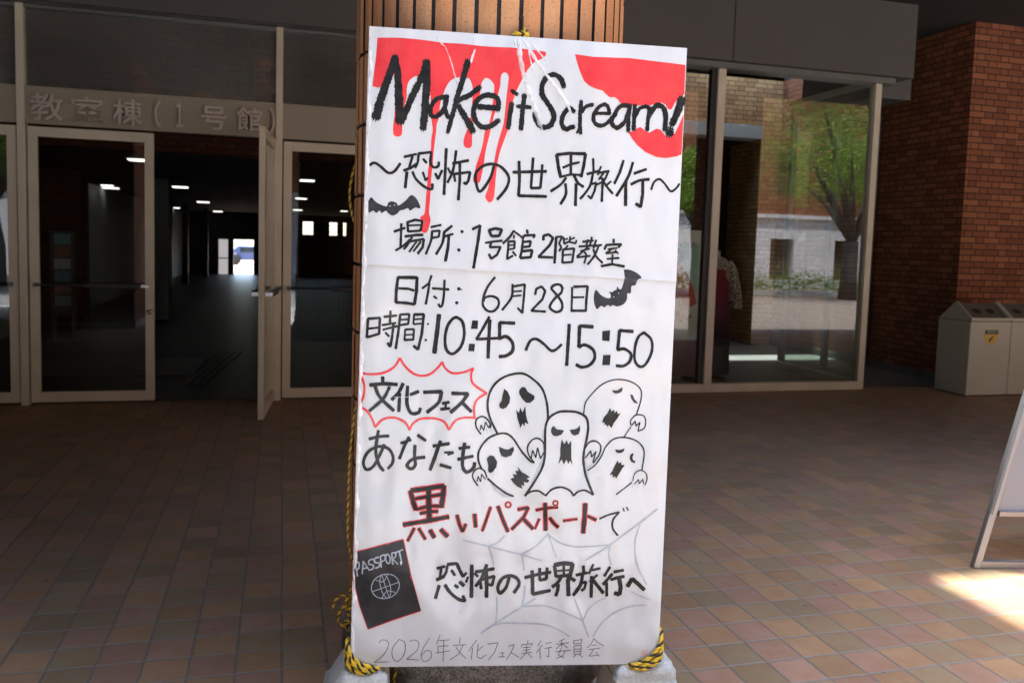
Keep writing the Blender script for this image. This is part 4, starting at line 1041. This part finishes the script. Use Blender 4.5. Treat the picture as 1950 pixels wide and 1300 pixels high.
from mathutils.geometry import tessellate_polygon
def art_layer(name, text):
    """painted strokes lying on the paper; every stroke a hair above the one before"""
    by = {}
    for ln in text.split('\n'):
        t = ln.split(); kind, inkk, w0, w1, rough = t[0], t[1], float(t[2])/1000, float(t[3])/1000, int(t[4])
        q = [int(v)/2000 for v in t[5:]]; P = [(q[i], q[i+1]) for i in range(0, len(q), 2)]
        mb = by.setdefault(inkk, MB()); order[0] += 1
        n0 = (.0006 if inkk in 'rg' else .00085) + (order[0] % 40)*.00001 + (.0003 if inkk in ('k', 'k2', 'w', 's') else 0)
        nz = lambda x, y, i=0: lift_at(x, y)+n0+i*2e-7
        if kind in 'pqd':
            if kind == 'd':
                x, y = P[0]; r = w0/2; P = [(x+r*math.cos(a*.5236)*random.uniform(.88, 1.08), y+r*math.sin(a*.5236)*random.uniform(.88, 1.08)) for a in range(12)]
            elif len(P) > 40 or inkk in 'b':
                P = [tuple(v)[:2] for v in catmull([(x, y, 0) for x, y in P+P[:1]], 3)][:-1]
            # subdivide long edges so the shape follows the paper
            tri = tessellate_polygon([[Vector((x, y, 0)) for x, y in P]])
            bm = bmesh.new(); vs_ = [bm.verts.new((x, y, 0)) for x, y in P]
            for a in tri:
                try: bm.faces.new([vs_[i] for i in a])
                except ValueError: pass
            for _ in range(5):
                long = [e for e in bm.edges if e.calc_length() > .03]
                if not long: break
                bmesh.ops.subdivide_edges(bm, edges=long, cuts=1)
            bmesh.ops.triangulate(bm, faces=bm.faces); bm.verts.index_update()
            mb.add([(v.co.x, v.co.y, nz(v.co.x, v.co.y)) for v in bm.verts], [[v.index for v in f.verts] for f in bm.faces], True); bm.free(); continue
        runs = [catmull([(x, y, 0) for x, y in P], 7)] if kind == 'c' else [[Vector((*P[i], 0)), Vector((*P[i+1], 0))] for i in range(len(P)-1)]
        tot = sum((r[i+1]-r[i]).length for r in runs for i in range(len(r)-1)) or 1e-6; done = 0; ph = random.random()*9; idx = 0
        for r in runs:
            step = .0022 if rough else .004
            S = [r[0]]; 
            for i in range(len(r)-1):
                L = (r[i+1]-r[i]).length; m_ = max(1, int(L/step))
                S += [r[i].lerp(r[i+1], (k+1)/m_) for k in range(m_)]
            V = []; n = len(S)
            for i, p in enumerate(S):
                d = (S[min(i+1, n-1)]-S[max(0, i-1)]); L = d.length; d = d/L if L > 1e-9 else Vector((1, 0, 0)); nn = Vector((-d.y, d.x, 0))
                t_ = (done+i/max(1, n-1)*sum((r[k+1]-r[k]).length for k in range(len(r)-1)))/tot
                w = (w0+(w1-w0)*t_)/2
                wob = 1+.055*math.sin(i*.45+ph)+.04*math.sin(i*1.3+ph*2)
                a = b_ = w*wob
                if rough:
                    a *= random.choice((.90, 1.0, 1.03, 1.16)); b_ *= random.choice((.90, 1.0, 1.03, 1.16))
                jx = d*(random.uniform(-.6, 1.6)*step if rough else 0)
                A, B = p+nn*a+jx, p-nn*b_+jx
                V += [(A.x, A.y, nz(A.x, A.y, idx)), (p.x, p.y, nz(p.x, p.y, idx)), (B.x, B.y, nz(B.x, B.y, idx))]; idx += 1
            F = [f for i in range(n-1) for f in ((i*3, i*3+1, i*3+4, i*3+3), (i*3+1, i*3+2, i*3+5, i*3+4))]
            mb.add(V, F, True)
            for p, q_, sg in ((S[0], S[1], -1), (S[-1], S[-2], -1)):       # blunt rounded or frayed ends
                d = (p-q_).normalized(); nn = Vector((-d.y, d.x, 0)); first = p is S[0]; w = ((w0 if first else w1) if (r is runs[0] and first) or (r is runs[-1] and not first) else (w0+w1)/2)/2
                k = 9 if rough else 5; pts = [p]
                for j in range(k+1):
                    an = -math.pi/2+math.pi*j/k; sc = (.35 if not rough else (1.15 if j % 2 else .25))
                    pts.append(p+nn*w*math.sin(an)+d*w*math.cos(an)*sc)
                mb.add([(v.x, v.y, nz(v.x, v.y, idx)) for v in pts], [(0, j+1, j+2) for j in range(k)], True)
            done += sum((r[k+1]-r[k]).length for k in range(len(r)-1))
    keys = sorted(by, key=lambda k: 'rgsw'.find(k) if len(by) else 0)
    main = max(by, key=lambda k: len(by[k].f)); root = None
    nm = name.split('.')[0]
    for k in [main]+[k for k in by if k != main]:
        mb = by[k]; mb.v = [tuple(bp(*v)) for v in mb.v]
        sub = {'r': 'red_outline', 'g': 'grey_wash', 'w': 'white_dots', 's': 'silver_lines', 'b': 'eyes', 'k': 'ink_lines', 'k2': 'black_lettering'}.get(k, 'ink_lines')
        o = mb.build(nm if k == main else sub, INK[k], pst if k == main else root)
        # keep the face winding so the ink faces outwards
        me = o.data
        flip = [p.index for p in me.polygons if p.normal.dot(EN) < 0]
        if flip:
            bm = bmesh.new(); bm.from_mesh(me); bm.faces.ensure_lookup_table(); bmesh.ops.reverse_faces(bm, faces=[bm.faces[i] for i in flip]); bm.to_mesh(me); bm.free()
        if k == main: root = o
    return root
for nm in ART: art_layer(nm, ART[nm])
# raised creases of the clear wrapping from the top knot, painted white as glare
M_crease = N('clear_film_crease'); cr = M_crease
M_crease.t.nodes.remove(M_crease.b); tr = cr.new('ShaderNodeBsdfTransparent'); df_ = cr.new('ShaderNodeBsdfPrincipled'); df_.inputs['Base Color'].default_value = (.9, .9, .9, 1); df_.inputs['Roughness'].default_value = .18; df_.inputs['Specular IOR Level'].default_value = .8
mx = cr.new('ShaderNodeMixShader'); cr.put(mx.inputs[0], cr.ramp(cr.noise(14, 3, .6, cr.obj()), (.3, .2), (.6, .9))); cr.t.links.new(tr.outputs[0], mx.inputs[1]); cr.t.links.new(df_.outputs[0], mx.inputs[2]); cr.t.links.new(mx.outputs[0], cr.out.inputs[0])
def zc(x, y): return ((x/5), (y/5))
creases = [((.419, 1.812), (.424, 1.76), (.440, 1.70), (.462, 1.645), (.480, 1.60), (.497, 1.555), .0062), ((.432, 1.812), (.470, 1.755), (.515, 1.70), (.558, 1.65), (.582, 1.60), .0042),
    ((.187, 1.806), (.197, 1.790), (.212, 1.776), .0022), ((.291, 1.808), (.293, 1.786), .002), ((.404, 1.808), (.410, 1.79), .0018), ((.452, 1.806), (.480, 1.775), (.497, 1.755), .002),
    ((.212, 1.776), (.228, 1.74), (.241, 1.70), (.252, 1.665), .0016), ((.296, 1.775), (.288, 1.748), (.286, 1.735), .003), ((.445, 1.80), (.452, 1.76), (.470, 1.71), .0018)]
mb = MB()
for cset in creases:
    w = cset[-1]; C = catmull([(x, y, 0) for x, y in cset[:-1]], 6); n = len(C); V = []
    for i, p in enumerate(C):
        d = (C[min(i+1, n-1)]-C[max(0, i-1)]).normalized(); nn = Vector((-d.y, d.x, 0)); ww = w*1.05*min(1, (i+1)/3, (n-i)/4)*(1+.25*math.sin(i*1.7))
        z = lift_at(p.x, p.y)+.0014
        V += [(*(p+nn*ww)[:2], z), (p.x, p.y, z+ww*.7+.0004), (*(p-nn*ww)[:2], z)]
    mb.add(V, [f for i in range(n-1) for f in ((i*3, i*3+1, i*3+4, i*3+3), (i*3+1, i*3+2, i*3+5, i*3+4))], True)
local(mb, 'film_crease', cr.m)
# folded film along the left edge
mb = MB(); V = []
for j in range(91):
    y = .03+1.76*j/90; w = .007+.004*math.sin(j*.9)+.003*math.sin(j*2.3); V += [(.002, y, .0030), (.002+w*.5, y, .0055+.001*math.sin(j*1.9)), (.002+w, y, lift_at(.01, y)+.0008)]
mb.add(V, [f for i in range(90) for f in ((i*3, i*3+1, i*3+4, i*3+3), (i*3+1, i*3+2, i*3+5, i*3+4))], True); local(mb, 'film_fold', cr.m)

# ------------------------------------------------------------------ yellow and black rope
M_yel = smat('yellow_rope_fibre', (.72, .48, .02), .6, .25, 90, bump=.4, bscale=500); M_blk = smat('black_rope_fibre', (.02, .02, .018), .6, .3, 90, bump=.4, bscale=500)
M_old = smat('faded_yellow_rope_fibre', (.55, .33, .03), .7, .3, 90, bump=.4, bscale=500)
def rope(name, runs, rad, label, pitch=None, yel=None):
    root = None; ys, bs = MB(), MB(); pitch = pitch or rad*5.6
    for pts in runs:
        C = catmull(pts, 10); S = [C[0]]; acc = 0
        for i in range(len(C)-1):
            L = (C[i+1]-C[i]).length; m_ = max(1, int(L/(pitch/7))); S += [C[i].lerp(C[i+1], (k+1)/m_) for k in range(m_)]
        x = None; lens = 0; st = [[], [], []]
        for i, p in enumerate(S):
            d = (S[min(i+1, len(S)-1)]-S[max(0, i-1)]).normalized()
            if x is None: x = d.orthogonal().normalized()
            else: x = (x-d*x.dot(d)).normalized(); lens += (p-S[i-1]).length
            y = d.cross(x); a = 2*math.pi*lens/pitch
            for s_ in range(3):
                q = a+s_*2*math.pi/3; st[s_].append(p+(x*math.cos(q)+y*math.sin(q))*rad*.5)
        for s_ in range(3): (bs if s_ == 0 else ys).tube(st[s_], rad*.55, 7)
    c0 = sum((Vector(v) for v in ys.v), Vector())/len(ys.v)
    root = empty(name, c0, label, 'rope', 'yellow and black ropes'); ys.build('yellow_strand', yel or M_yel, root); bs.build('black_strand', M_blk, root); return root
B = lambda *a: [bp(x/1000, y/1000, n/1000) for x, y, n in a]
rope('rope', [B((30, 50, -60), (-7, 72, -30), (-8, 64, 2), (4, 40, 11), (30, 15, 12), (58, 5, 10), (80, -3, 2), (82, -5, -60)), B((30, 36, -60), (-9, 52, -30), (-9, 44, 2), (2, 22, 11), (26, 3, 12), (48, -5, 9), (66, -9, 2), (64, -9, -60)),
    B((30, 10, -60), (-10, 32, -30), (-10, 24, 4), (0, 8, 12), (22, -8, 12), (42, -12, 8), (56, -13, -10)), B((-9, 58, -2), (-1, 34, 14), (20, 11, 18), (46, -1, 16), (68, -8, 6), (72, -9, -40))], .0064, 'yellow and black rope wrapped round the lower left corner of the poster')
rope('rope', [B((870, 110, -60), (915, 98, -30), (916, 82, 2), (905, 54, 11), (884, 28, 12), (848, 8, 11), (822, -1, 4), (815, -5, -50)), B((870, 70, -60), (917, 62, -30), (918, 48, 4), (900, 20, 14), (866, 4, 14), (836, -8, 8), (826, -10, -50)),
    B((870, 40, -60), (918, 34, -30), (914, 20, 6), (884, 2, 14), (856, -9, 10), (840, -12, -40))], .0064, 'yellow and black rope wrapped round the lower right corner of the poster')
rope('rope', [B((380, 1810, -38), (400, 1826, -20), (420, 1834, -10), (440, 1832, -8), (448, 1822, -14), (450, 1800, -40)), B((432, 1850, -25), (440, 1838, -12), (436, 1822, -12), (430, 1800, -38)), B((390, 1805, -46), (412, 1829, -22), (436, 1824, -14), (446, 1812, -40))], .0058, 'short yellow and black rope knot on the hook above the poster')
rope('rope', [[(.34, 2.70, 1.76), (.285, 2.80, 1.765), (.261, 2.85, 1.733), (.240, 2.89, 1.697), (.226, 2.915, 1.638), (.222, 2.915, 1.575), (.235, 2.87, 1.50), (.27, 2.70, 1.40)]], .005, 'worn yellow rope looped down the left side of the brick column', yel=M_old)
rope('rope', [[(.214, 2.47, .95), (.197, 2.43, .83), (.194, 2.43, .738), (.193, 2.43, .63), (.196, 2.43, .552), (.215, 2.46, .45), (.205, 2.475, .372), (.203, 2.47, .33)]], .0042, 'faded rope hanging straight down behind the left edge of the poster', yel=M_old)
rope('rope', [[(.225, 2.483, .350), (.200, 2.485, .366), (.176, 2.490, .364), (.161, 2.495, .345), (.158, 2.50, .325)], [(.225, 2.48, .360), (.205, 2.474, .350), (.186, 2.476, .335), (.174, 2.485, .310), (.175, 2.49, .285), (.190, 2.48, .276), (.215, 2.48, .285)],
    [(.205, 2.47, .37), (.192, 2.465, .355), (.198, 2.468, .33), (.205, 2.47, .30), (.195, 2.472, .275), (.205, 2.475, .262)], [(.22, 2.46, .345), (.20, 2.458, .335), (.196, 2.46, .325), (.215, 2.462, .312)], [(.215, 2.465, .29), (.197, 2.463, .30), (.190, 2.468, .285), (.205, 2.47, .268)]], .0046, 'small bunched bow of yellow and black rope beside the lower left poster edge', yel=M_old)
rope('rope', [[(.36, 2.47, .20), (.35, 2.475, .13), (.342, 2.47, .085), (.336, 2.46, .02)]], .005, 'thin rope end dangling below the poster beside the left concrete block', yel=M_old)

# ------------------------------------------------------------------ rough concrete blocks carrying the board
def block(cu, cv, rot, seed, cuts, label):
    rnd = random.Random(seed); bm = bmesh.new(); bmesh.ops.create_cube(bm, size=1)
    bmesh.ops.subdivide_edges(bm, edges=bm.edges, cuts=14, use_grid_fill=True)
    from mathutils import noise
    for v in bm.verts:
        x, y, z = v.co.x*2, v.co.y*2, v.co.z+.5
        t = z; hw = .104*(1-t)+.094*t; hd = .115*(1-t)+.10*t
        rr = .80; 
        l = (abs(x)**6+abs(y)**6)**(1/6) or 1; k = max(abs(x), abs(y))/l if l else 1; x, y = x*(.55+.45*k)*1.0, y*(.55+.45*k)
        zz = z*.205
        if z > .8: 
            e = max(abs(v.co.x*2), abs(v.co.y*2)); zz -= .022*max(0, e-.72)/.28
        zz -= max(0, z-.5)*cuts*max(0, -x-.35)*.16
        p = Vector((x*hw, y*hd, zz)); q = p*22+Vector((seed*7.1, 0, 0)); dn = noise.noise(q)*.0055+noise.noise(q*3.1)*.0028+noise.noise(q*8)*.0012
        nrm = Vector((x, y, (z-.5)*1.2)); nrm.normalize(); p += nrm*dn
        if rnd.random() < .03 and z > .05: p -= nrm*.004
        p.z = max(p.z, 0.0 if z < .02 else p.z); v.co = p
    me = bpy.data.meshes.new('concrete_block'); bm.to_mesh(me); bm.free(); me.polygons.foreach_set('use_smooth', [True]*len(me.polygons))
    o = bpy.data.objects.new('concrete_block', me); col.objects.link(o); me.materials.append(M_blockc); o.location = (cu, cv, 0); o.rotation_euler = (0, 0, rot)
    return tag(o, label, 'concrete block', 'concrete blocks under the poster')
mc = N('rough_cast_concrete'); hn = mc.noise(90, 6, .75, mc.pos()); vo2 = mc.new('ShaderNodeTexVoronoi'); vo2.inputs['Scale'].default_value = 130; mc.put(vo2.inputs['Vector'], mc.pos())
pit = mc.ramp(vo2.outputs['Distance'], (.05, 0.0), (.18, 1.0))
mc.set(Base_Color=mc.mix(pit, (.26, .24, .21), mc.ramp(hn, (.3, (.38, .39, .345)), (.7, (.63, .645, .58)))), Roughness=.95, Specular_IOR_Level=.2, Normal=mc.bump(mc.math('ADD', hn, mc.math('MULTIPLY', pit, .4)), .7, .004)); M_blockc = mc.m
block(.222, 2.415, -.115, 1, 1.6, 'rough grey concrete block with a sloping shoulder under the lower left poster corner')
block(1.070, 2.29, -.115, 2, .0, 'rough grey concrete block with rounded top under the lower right poster corner')
# ------------------------------------------------------------------ waste bins by the brick wing
M_bin = smat('greige_painted_steel', (.45, .45, .36), .4, .06, 2); M_binroof = smat('dark_hood_steel', (.115, .115, .10), .45, .1, 3)
def waste_bin(u0, label, badge):
    W, v0, v1 = .529, 7.085, 7.53; vr = 7.30; u1 = u0+W
    o = empty('waste_bin', (u0+W/2, 7.3, 0), label, 'waste bin', 'steel waste bins by the brick wing')
    box('body', M_bin, o, u0, u1, v0, v1, .012, .79, .006); box('base_skirt', M_black, o, u0+.02, u1-.02, v0+.02, v1-.02, 0, .012)
    box('front_lip', M_bin, o, u0, u1, v0-.006, v0+.03, .795, .83, .004)
    for a, b in ((u0, u0+.022), (u1-.022, u1)): MB().prism([(v0, .795), (v1, .795), (vr+.01, .985), (vr-.012, .985), (v0, .832)], 0, a, b).build('gable_end', M_bin, o, .003)
    h = MB(); h.prism([(v0+.03, .812), (vr, .972), (v1-.005, .80)], 0, u0+.0225, u1-.0225); h.build('hood', M_binroof, o)
    dv, dz = vr-v0-.03, .16; L = math.hypot(dv, dz)
    for x in (.33, .66):
        c = Vector((u0+W*x, v0+.03+dv*.48, .812+dz*.48)); e1 = Vector((1, 0, 0)); e2 = Vector((0, dv/L, dz/L)); n = Vector((0, -dz/L, dv/L))
        k = MB(); k.add([c+n*.002+(e1*.055*math.cos(t*.3927)+e2*.042*math.sin(t*.3927)) for t in range(16)], [tuple(range(16))]); q = k.build('opening', M_black, o)
        r = MB(); r.tube([c+n*.003+(e1*.057*math.cos(t*.3927)+e2*.044*math.sin(t*.3927)) for t in range(17)], .004, 6, False); r.build('rim', M_binroof, q)
    cu_, cz = u0+.272, .628; y = v0-.002
    pl = [(cu_-.083, cz+.075), (cu_-.086, cz+.02), (cu_-.075, cz-.035), (cu_-.045, cz-.068), (cu_, cz-.08), (cu_+.045, cz-.068), (cu_+.075, cz-.035), (cu_+.086, cz+.02), (cu_+.083, cz+.075)]
    s_ = MB().prism(pl, 1, y-.002, y).build('sticker', smat('sticker_'+('yellow' if badge == 'y' else 'blue'), (.62, .40, .03) if badge == 'y' else (.03, .06, .35), .4, .05), o)
    MB().prism([(cu_-.081, cz+.073), (cu_-.084, cz+.03), (cu_+.084, cz+.03), (cu_+.081, cz+.073)], 1, y-.004, y-.0021).build('sticker_header', smat('sticker_dark', (.03, .03, .04), .4), s_)
    t = MB()
    for k in range(5):
        x = cu_-.055+k*.023
        t.box(x, x+.014, y-.006, y-.0042, cz+.058, cz+.063); t.box(x+.005, x+.008, y-.0065, y-.0061, cz+.044, cz+.066); t.box(x, x+.014, y-.006, y-.0042, cz+.044, cz+.048)
    t.build('sticker_text', smat('sticker_white', (.6, .6, .58), .5), s_)
    ic = MB(); a = Vector((cu_-.028, y-.003, cz-.045)); b = Vector((cu_+.028, y-.003, cz+.008)); d = (b-a)
    ic.bar(a, a+d*.62, .026, .002, (0, 1, 0)) ; ic.bar(a+d*.62, a+d*.8, .017, .002, (0, 1, 0)); ic.bar(a+d*.8, b, .010, .002, (0, 1, 0)); ic.build('bottle_icon', smat('icon_brown', (.10, .06, .02), .5), s_)
    return o
waste_bin(6.928, 'greige steel waste bin with a yellow bottle sticker, next to the dark brick wall', 'y')
waste_bin(7.462, 'greige steel waste bin with a blue sticker, cut by the photo edge', 'b')

# ------------------------------------------------------------------ A frame sign at the right edge
sg = empty('sidewalk_sign', (3.6, 3.15, 0), 'aluminium framed standing sign board leaning at the right edge of the photo', 'sign stand')
O = Vector((3.138, 3.08, 0)); ex = Vector((.975, -.222, 0)); bk = Vector((.222, .975, 0))
def SP(x, z, lean=.16, off=0): return O+ex*x+bk*(z*lean+off)+Vector((0, 0, z))
Wb = .95
def frame(off, lean, name):
    f = MB(); w = .034
    top = 1.08; ix = .40
    f.bar(SP(.0, 0, lean, off), SP(ix*.93, top, lean, off), w, .03, bk); f.bar(SP(Wb, 0, lean, off), SP(Wb-ix*.93+.0, top, lean, off), w, .03, bk)
    f.bar(SP(.02, .017, lean, off), SP(Wb-.02, .017, lean, off), .03, w, (0, 0, 1)); f.bar(SP(.115, .25, lean, off-.002), SP(Wb-.115, .25, lean, off-.002), .03, .024, (0, 0, 1))
    f.bar(SP(ix*.93, top, lean, off), SP(Wb-ix*.93, top, lean, off), .03, w, (0, 0, 1))
    f.build(name, M_sgn, sg, .003)
M_sgn = smat('satin_aluminium', (.36, .36, .365), .4, .06, 5, metal=.8)
frame(0, .16, 'front_frame')
r = MB(); r.bar(SP(.60, 0, -.02, .42), SP(.50, 1.05, .16, .02), .034, .03, bk); r.build('rear_strut', M_sgn, sg, .003)
p = MB(); q = [SP(.118, .262), SP(Wb-.118, .262), SP(Wb-.36, 1.06), SP(.36, 1.06)]; n = bk*.012
p.add([v+bk*.002 for v in q]+[v+n for v in q], [(0, 1, 2, 3)[::-1], (4, 5, 6, 7), (0, 1, 5, 4), (1, 2, 6, 5), (2, 3, 7, 6), (3, 0, 4, 7)]); p.build('white_panel', smat('white_sign_panel', (.30, .295, .29), .35, .05, 2), sg)
r = MB(); r.bar(SP(.075, .25, .16, -.03), SP(.355, 1.07, .16, -.03), .012, .008, bk); r.build('edge_rail', M_sgn, sg)

# ------------------------------------------------------------------ the sunlit square mirrored in the glass
bl = empty('stone_building', (12, -16, 0), 'brick building with pale stone ground floor across the square, mirrored in the shop window', 'building')
M_stone = smat('pale_lilac_stone', (.64, .62, .66), .8, .10, 1.5)
YF = -15.44; w = MB(); wins = []
xs = [-30+3.1*i for i in range(27)]
prev = -32
sb = MB()
for x in xs: sb.box(prev, x, YF-.3, YF, 0, 2.9); sb.box(x, x+1.1, YF-.3, YF, 0, .35); sb.box(x, x+1.1, YF-.3, YF, 2.05, 2.9); prev = x+1.1
sb.box(prev, 58, YF-.3, YF, 0, 2.9); sb.box(-32, 58, YF-.05, YF+.12, 2.9, 3.05)
sb.build('stone_storey', M_stone, bl)
ub = MB(); prev = -32
for x in xs: ub.box(prev, x, YF-.3, YF, 3.05, 19); ub.box(x, x+1.1, YF-.3, YF, 3.05, 3.9); ub.box(x, x+1.1, YF-.3, YF, 5.6, 19); prev = x+1.1  # upper height added out of view to block sky light
ub.box(prev, 58, YF-.3, YF, 3.05, 19); ub.build('brick_storey', M_brick, bl)
box('core', M_dark, bl, -32, 58, YF-6, YF-.9, 0, 18.8); box('coping', M_stone, bl, -32.1, 58.1, YF-6, YF+.08, 19, 19.2)
gw = smat('brown_window_glass', (.10, .07, .045), .2, .2, 1)
for x in xs:
    if -14 < x < 46:
        k = MB(); k.box(x, x+1.1, YF-.32, YF-.24, .35, 2.05); f_ = k.build('window', gw, bl)
        k = MB(); k.box(x+.53, x+.57, YF-.24, YF-.2, .35, 2.05); k.box(x, x+1.1, YF-.24, YF-.2, 1.5, 1.54); k.build('window_bars', M_alud, f_)
        k = MB(); k.box(x, x+1.1, YF-.32, YF-.24, 3.9, 5.6); k.build('window', gw, bl)
M_leaf = N('fresh_green_leaf'); lf = M_leaf
oi = lf.new('ShaderNodeTexWhiteNoise'); lf.put(oi.inputs['Vector'], lf.new('ShaderNodeVectorMath', operation='SNAP').outputs[0])
sn = [n for n in lf.t.nodes if n.type == 'VECT_MATH'][0]; lf.put(sn.inputs[0], lf.pos()); sn.inputs[1].default_value = (.25, .25, .25)
lf.set(Base_Color=lf.ramp(oi.outputs[0], (0, (.06, .13, .012)), (.5, (.15, .27, .025)), (1, (.26, .36, .05))), Roughness=.6, Transmission_Weight=0)
tl = lf.new('ShaderNodeBsdfTranslucent'); tl.inputs[0].default_value = (.22, .36, .05, 1); mxl = lf.new('ShaderNodeMixShader'); mxl.inputs[0].default_value = .35
lf.t.links.new(lf.b.outputs[0], mxl.inputs[1]); lf.t.links.new(tl.outputs[0], mxl.inputs[2]); lf.t.links.new(mxl.outputs[0], lf.out.inputs[0])
M_bark = smat('grey_brown_bark', (.09, .07, .055), .9, .3, 8, bump=.5, bscale=25)
def tree(name, x, y, h, cr_, seed, label, tr=.2, fork=2.0, leaf=None, dens=620, big=.6, low=None):
    rn = random.Random(seed); o = empty(name, (x, y, 0), label, 'tree', 'trees on the square mirrored in the glass')
    t = MB(); top = Vector((x+rn.uniform(-.2, .2), y, fork)); t.tube([(x, y, 0), (x+.03, y, fork*.5), top], [tr*1.25, tr, tr*.9], 10); tips = []
    for k in range(7):
        a = k*.9+rn.random()*.5; L = cr_*(.55+.4*rn.random()); z = h*(.55+.4*rn.random())
        e = Vector((x+math.cos(a)*L, y+math.sin(a)*L, z)); mid = top.lerp(e, .5)+Vector((0, 0, .25)); t.tube([top, mid, e], [tr*.55, tr*.35, tr*.1], 7)
        tips += [e, mid.lerp(e, .5)]
        for q in range(2):
            e2 = mid+Vector((rn.uniform(-1, 1), rn.uniform(-1, 1), rn.uniform(.2, .9)))*cr_*.45; t.tube([mid, e2], [tr*.25, tr*.06], 5); tips.append(e2)
    t.build('trunk', M_bark, o)
    c = MB()
    for e in tips:
        R0 = cr_*rn.uniform(.28, .48)
        for q in range(dens):
            d = Vector((rn.gauss(0, 1), rn.gauss(0, 1), rn.gauss(0, .6))); p = e+d*R0*.5
            if p.z < (low or fork+.25): continue
            n = Vector((rn.gauss(0, 1), rn.gauss(0, 1), rn.gauss(0, 1)+.6)).normalized(); u = n.orthogonal().normalized(); v = n.cross(u); s_ = rn.uniform(.05, .10)*big
            c.add([p-u*s_, p+v*s_*.6, p+u*s_, p-v*s_*.6], [(0, 1, 2, 3)])
    c.build('crown', leaf or M_leaf.m, o); return o
tree('broadleaf_tree', 12.6, -8.6, 5.2, 1.7, 3, 'leafy tree mirrored left of the window post, trunk hidden by the shade', .16, 2.2)
tree('broadleaf_tree', 17.7, -7.9, 7.2, 3.4, 5, 'tree with a thick forked trunk mirrored at the right end of the shop window', .24, 1.9, low=3.0)
tree('broadleaf_tree', -7.0, -8.7, 5.6, 2.0, 8, 'tree mirrored in the glass at the left picture edge', .18, 2.0)
tree('broadleaf_tree', 23.5, -10.5, 6.5, 2.4, 11, 'tree farther off behind the forked tree in the mirrored square', .2, 2.0)
hd = MB(); rn = random.Random(4)
for k in range(16000):
    x = rn.uniform(6, 40); p = Vector((x, -11.1+rn.gauss(0, .22), abs(rn.gauss(.35, .22)))); n = Vector((rn.gauss(0, 1), rn.gauss(0, 1)+.5, rn.gauss(0, 1)+.5)).normalized(); u = n.orthogonal().normalized(); v = n.cross(u); s_ = rn.uniform(.03, .06)
    hd.add([p-u*s_, p+v*s_*.6, p+u*s_, p-v*s_*.6], [(0, 1, 2, 3)])
h_ = hd.build('hedge', M_leaf.m, None); tag(h_, 'low clipped hedge along the far edge of the square, mirrored in the window', 'hedge')
struct(box('kerb', M_conc, None, 4, 42, -10.6, -10.4, 0, .14))

M_dleaf = smat('dark_evergreen_leaf', (.018, .032, .012), .6, .5, 9)  # evergreens added to darken the mirrored view and block sky light
for i, (x, y, h, r) in enumerate(((-5.8, -8.6, 14, 4.0), (-1.0, -9.4, 16, 4.4), (4.2, -9.4, 13, 4.0), (-12, -7.2, 15, 4.4))):
    tree('evergreen_tree', x, y, h, r, 30+i, ['dark evergreen mirrored in the closed left door behind the pale pillar', 'tall dark evergreen mirrored in the open door leaf and transom', 'dark evergreen mirrored in the glass door next to the poster', 'tall dark evergreen at the far left of the square, mirrored in the leftmost glass'][i], .3, 1.0, M_dleaf, 420, 4.0)

o = empty('brick_block', (32, -4, 0), 'tall brick building closing the right side of the square', 'building'); box('wall', M_brick, o, 27, 37, -15, 9, 0, 30); box('coping', M_stone, o, 26.9, 37.1, -15.1, 9.1, 30, 30.3)  # added unseen building that keeps sky light off the floor
for y in range(-13, 8, 3):
    for z in (1, 4.5, 8, 11.5): box('window', gw, o, 26.96, 27.02, y, y+1.2, z, z+1.8)
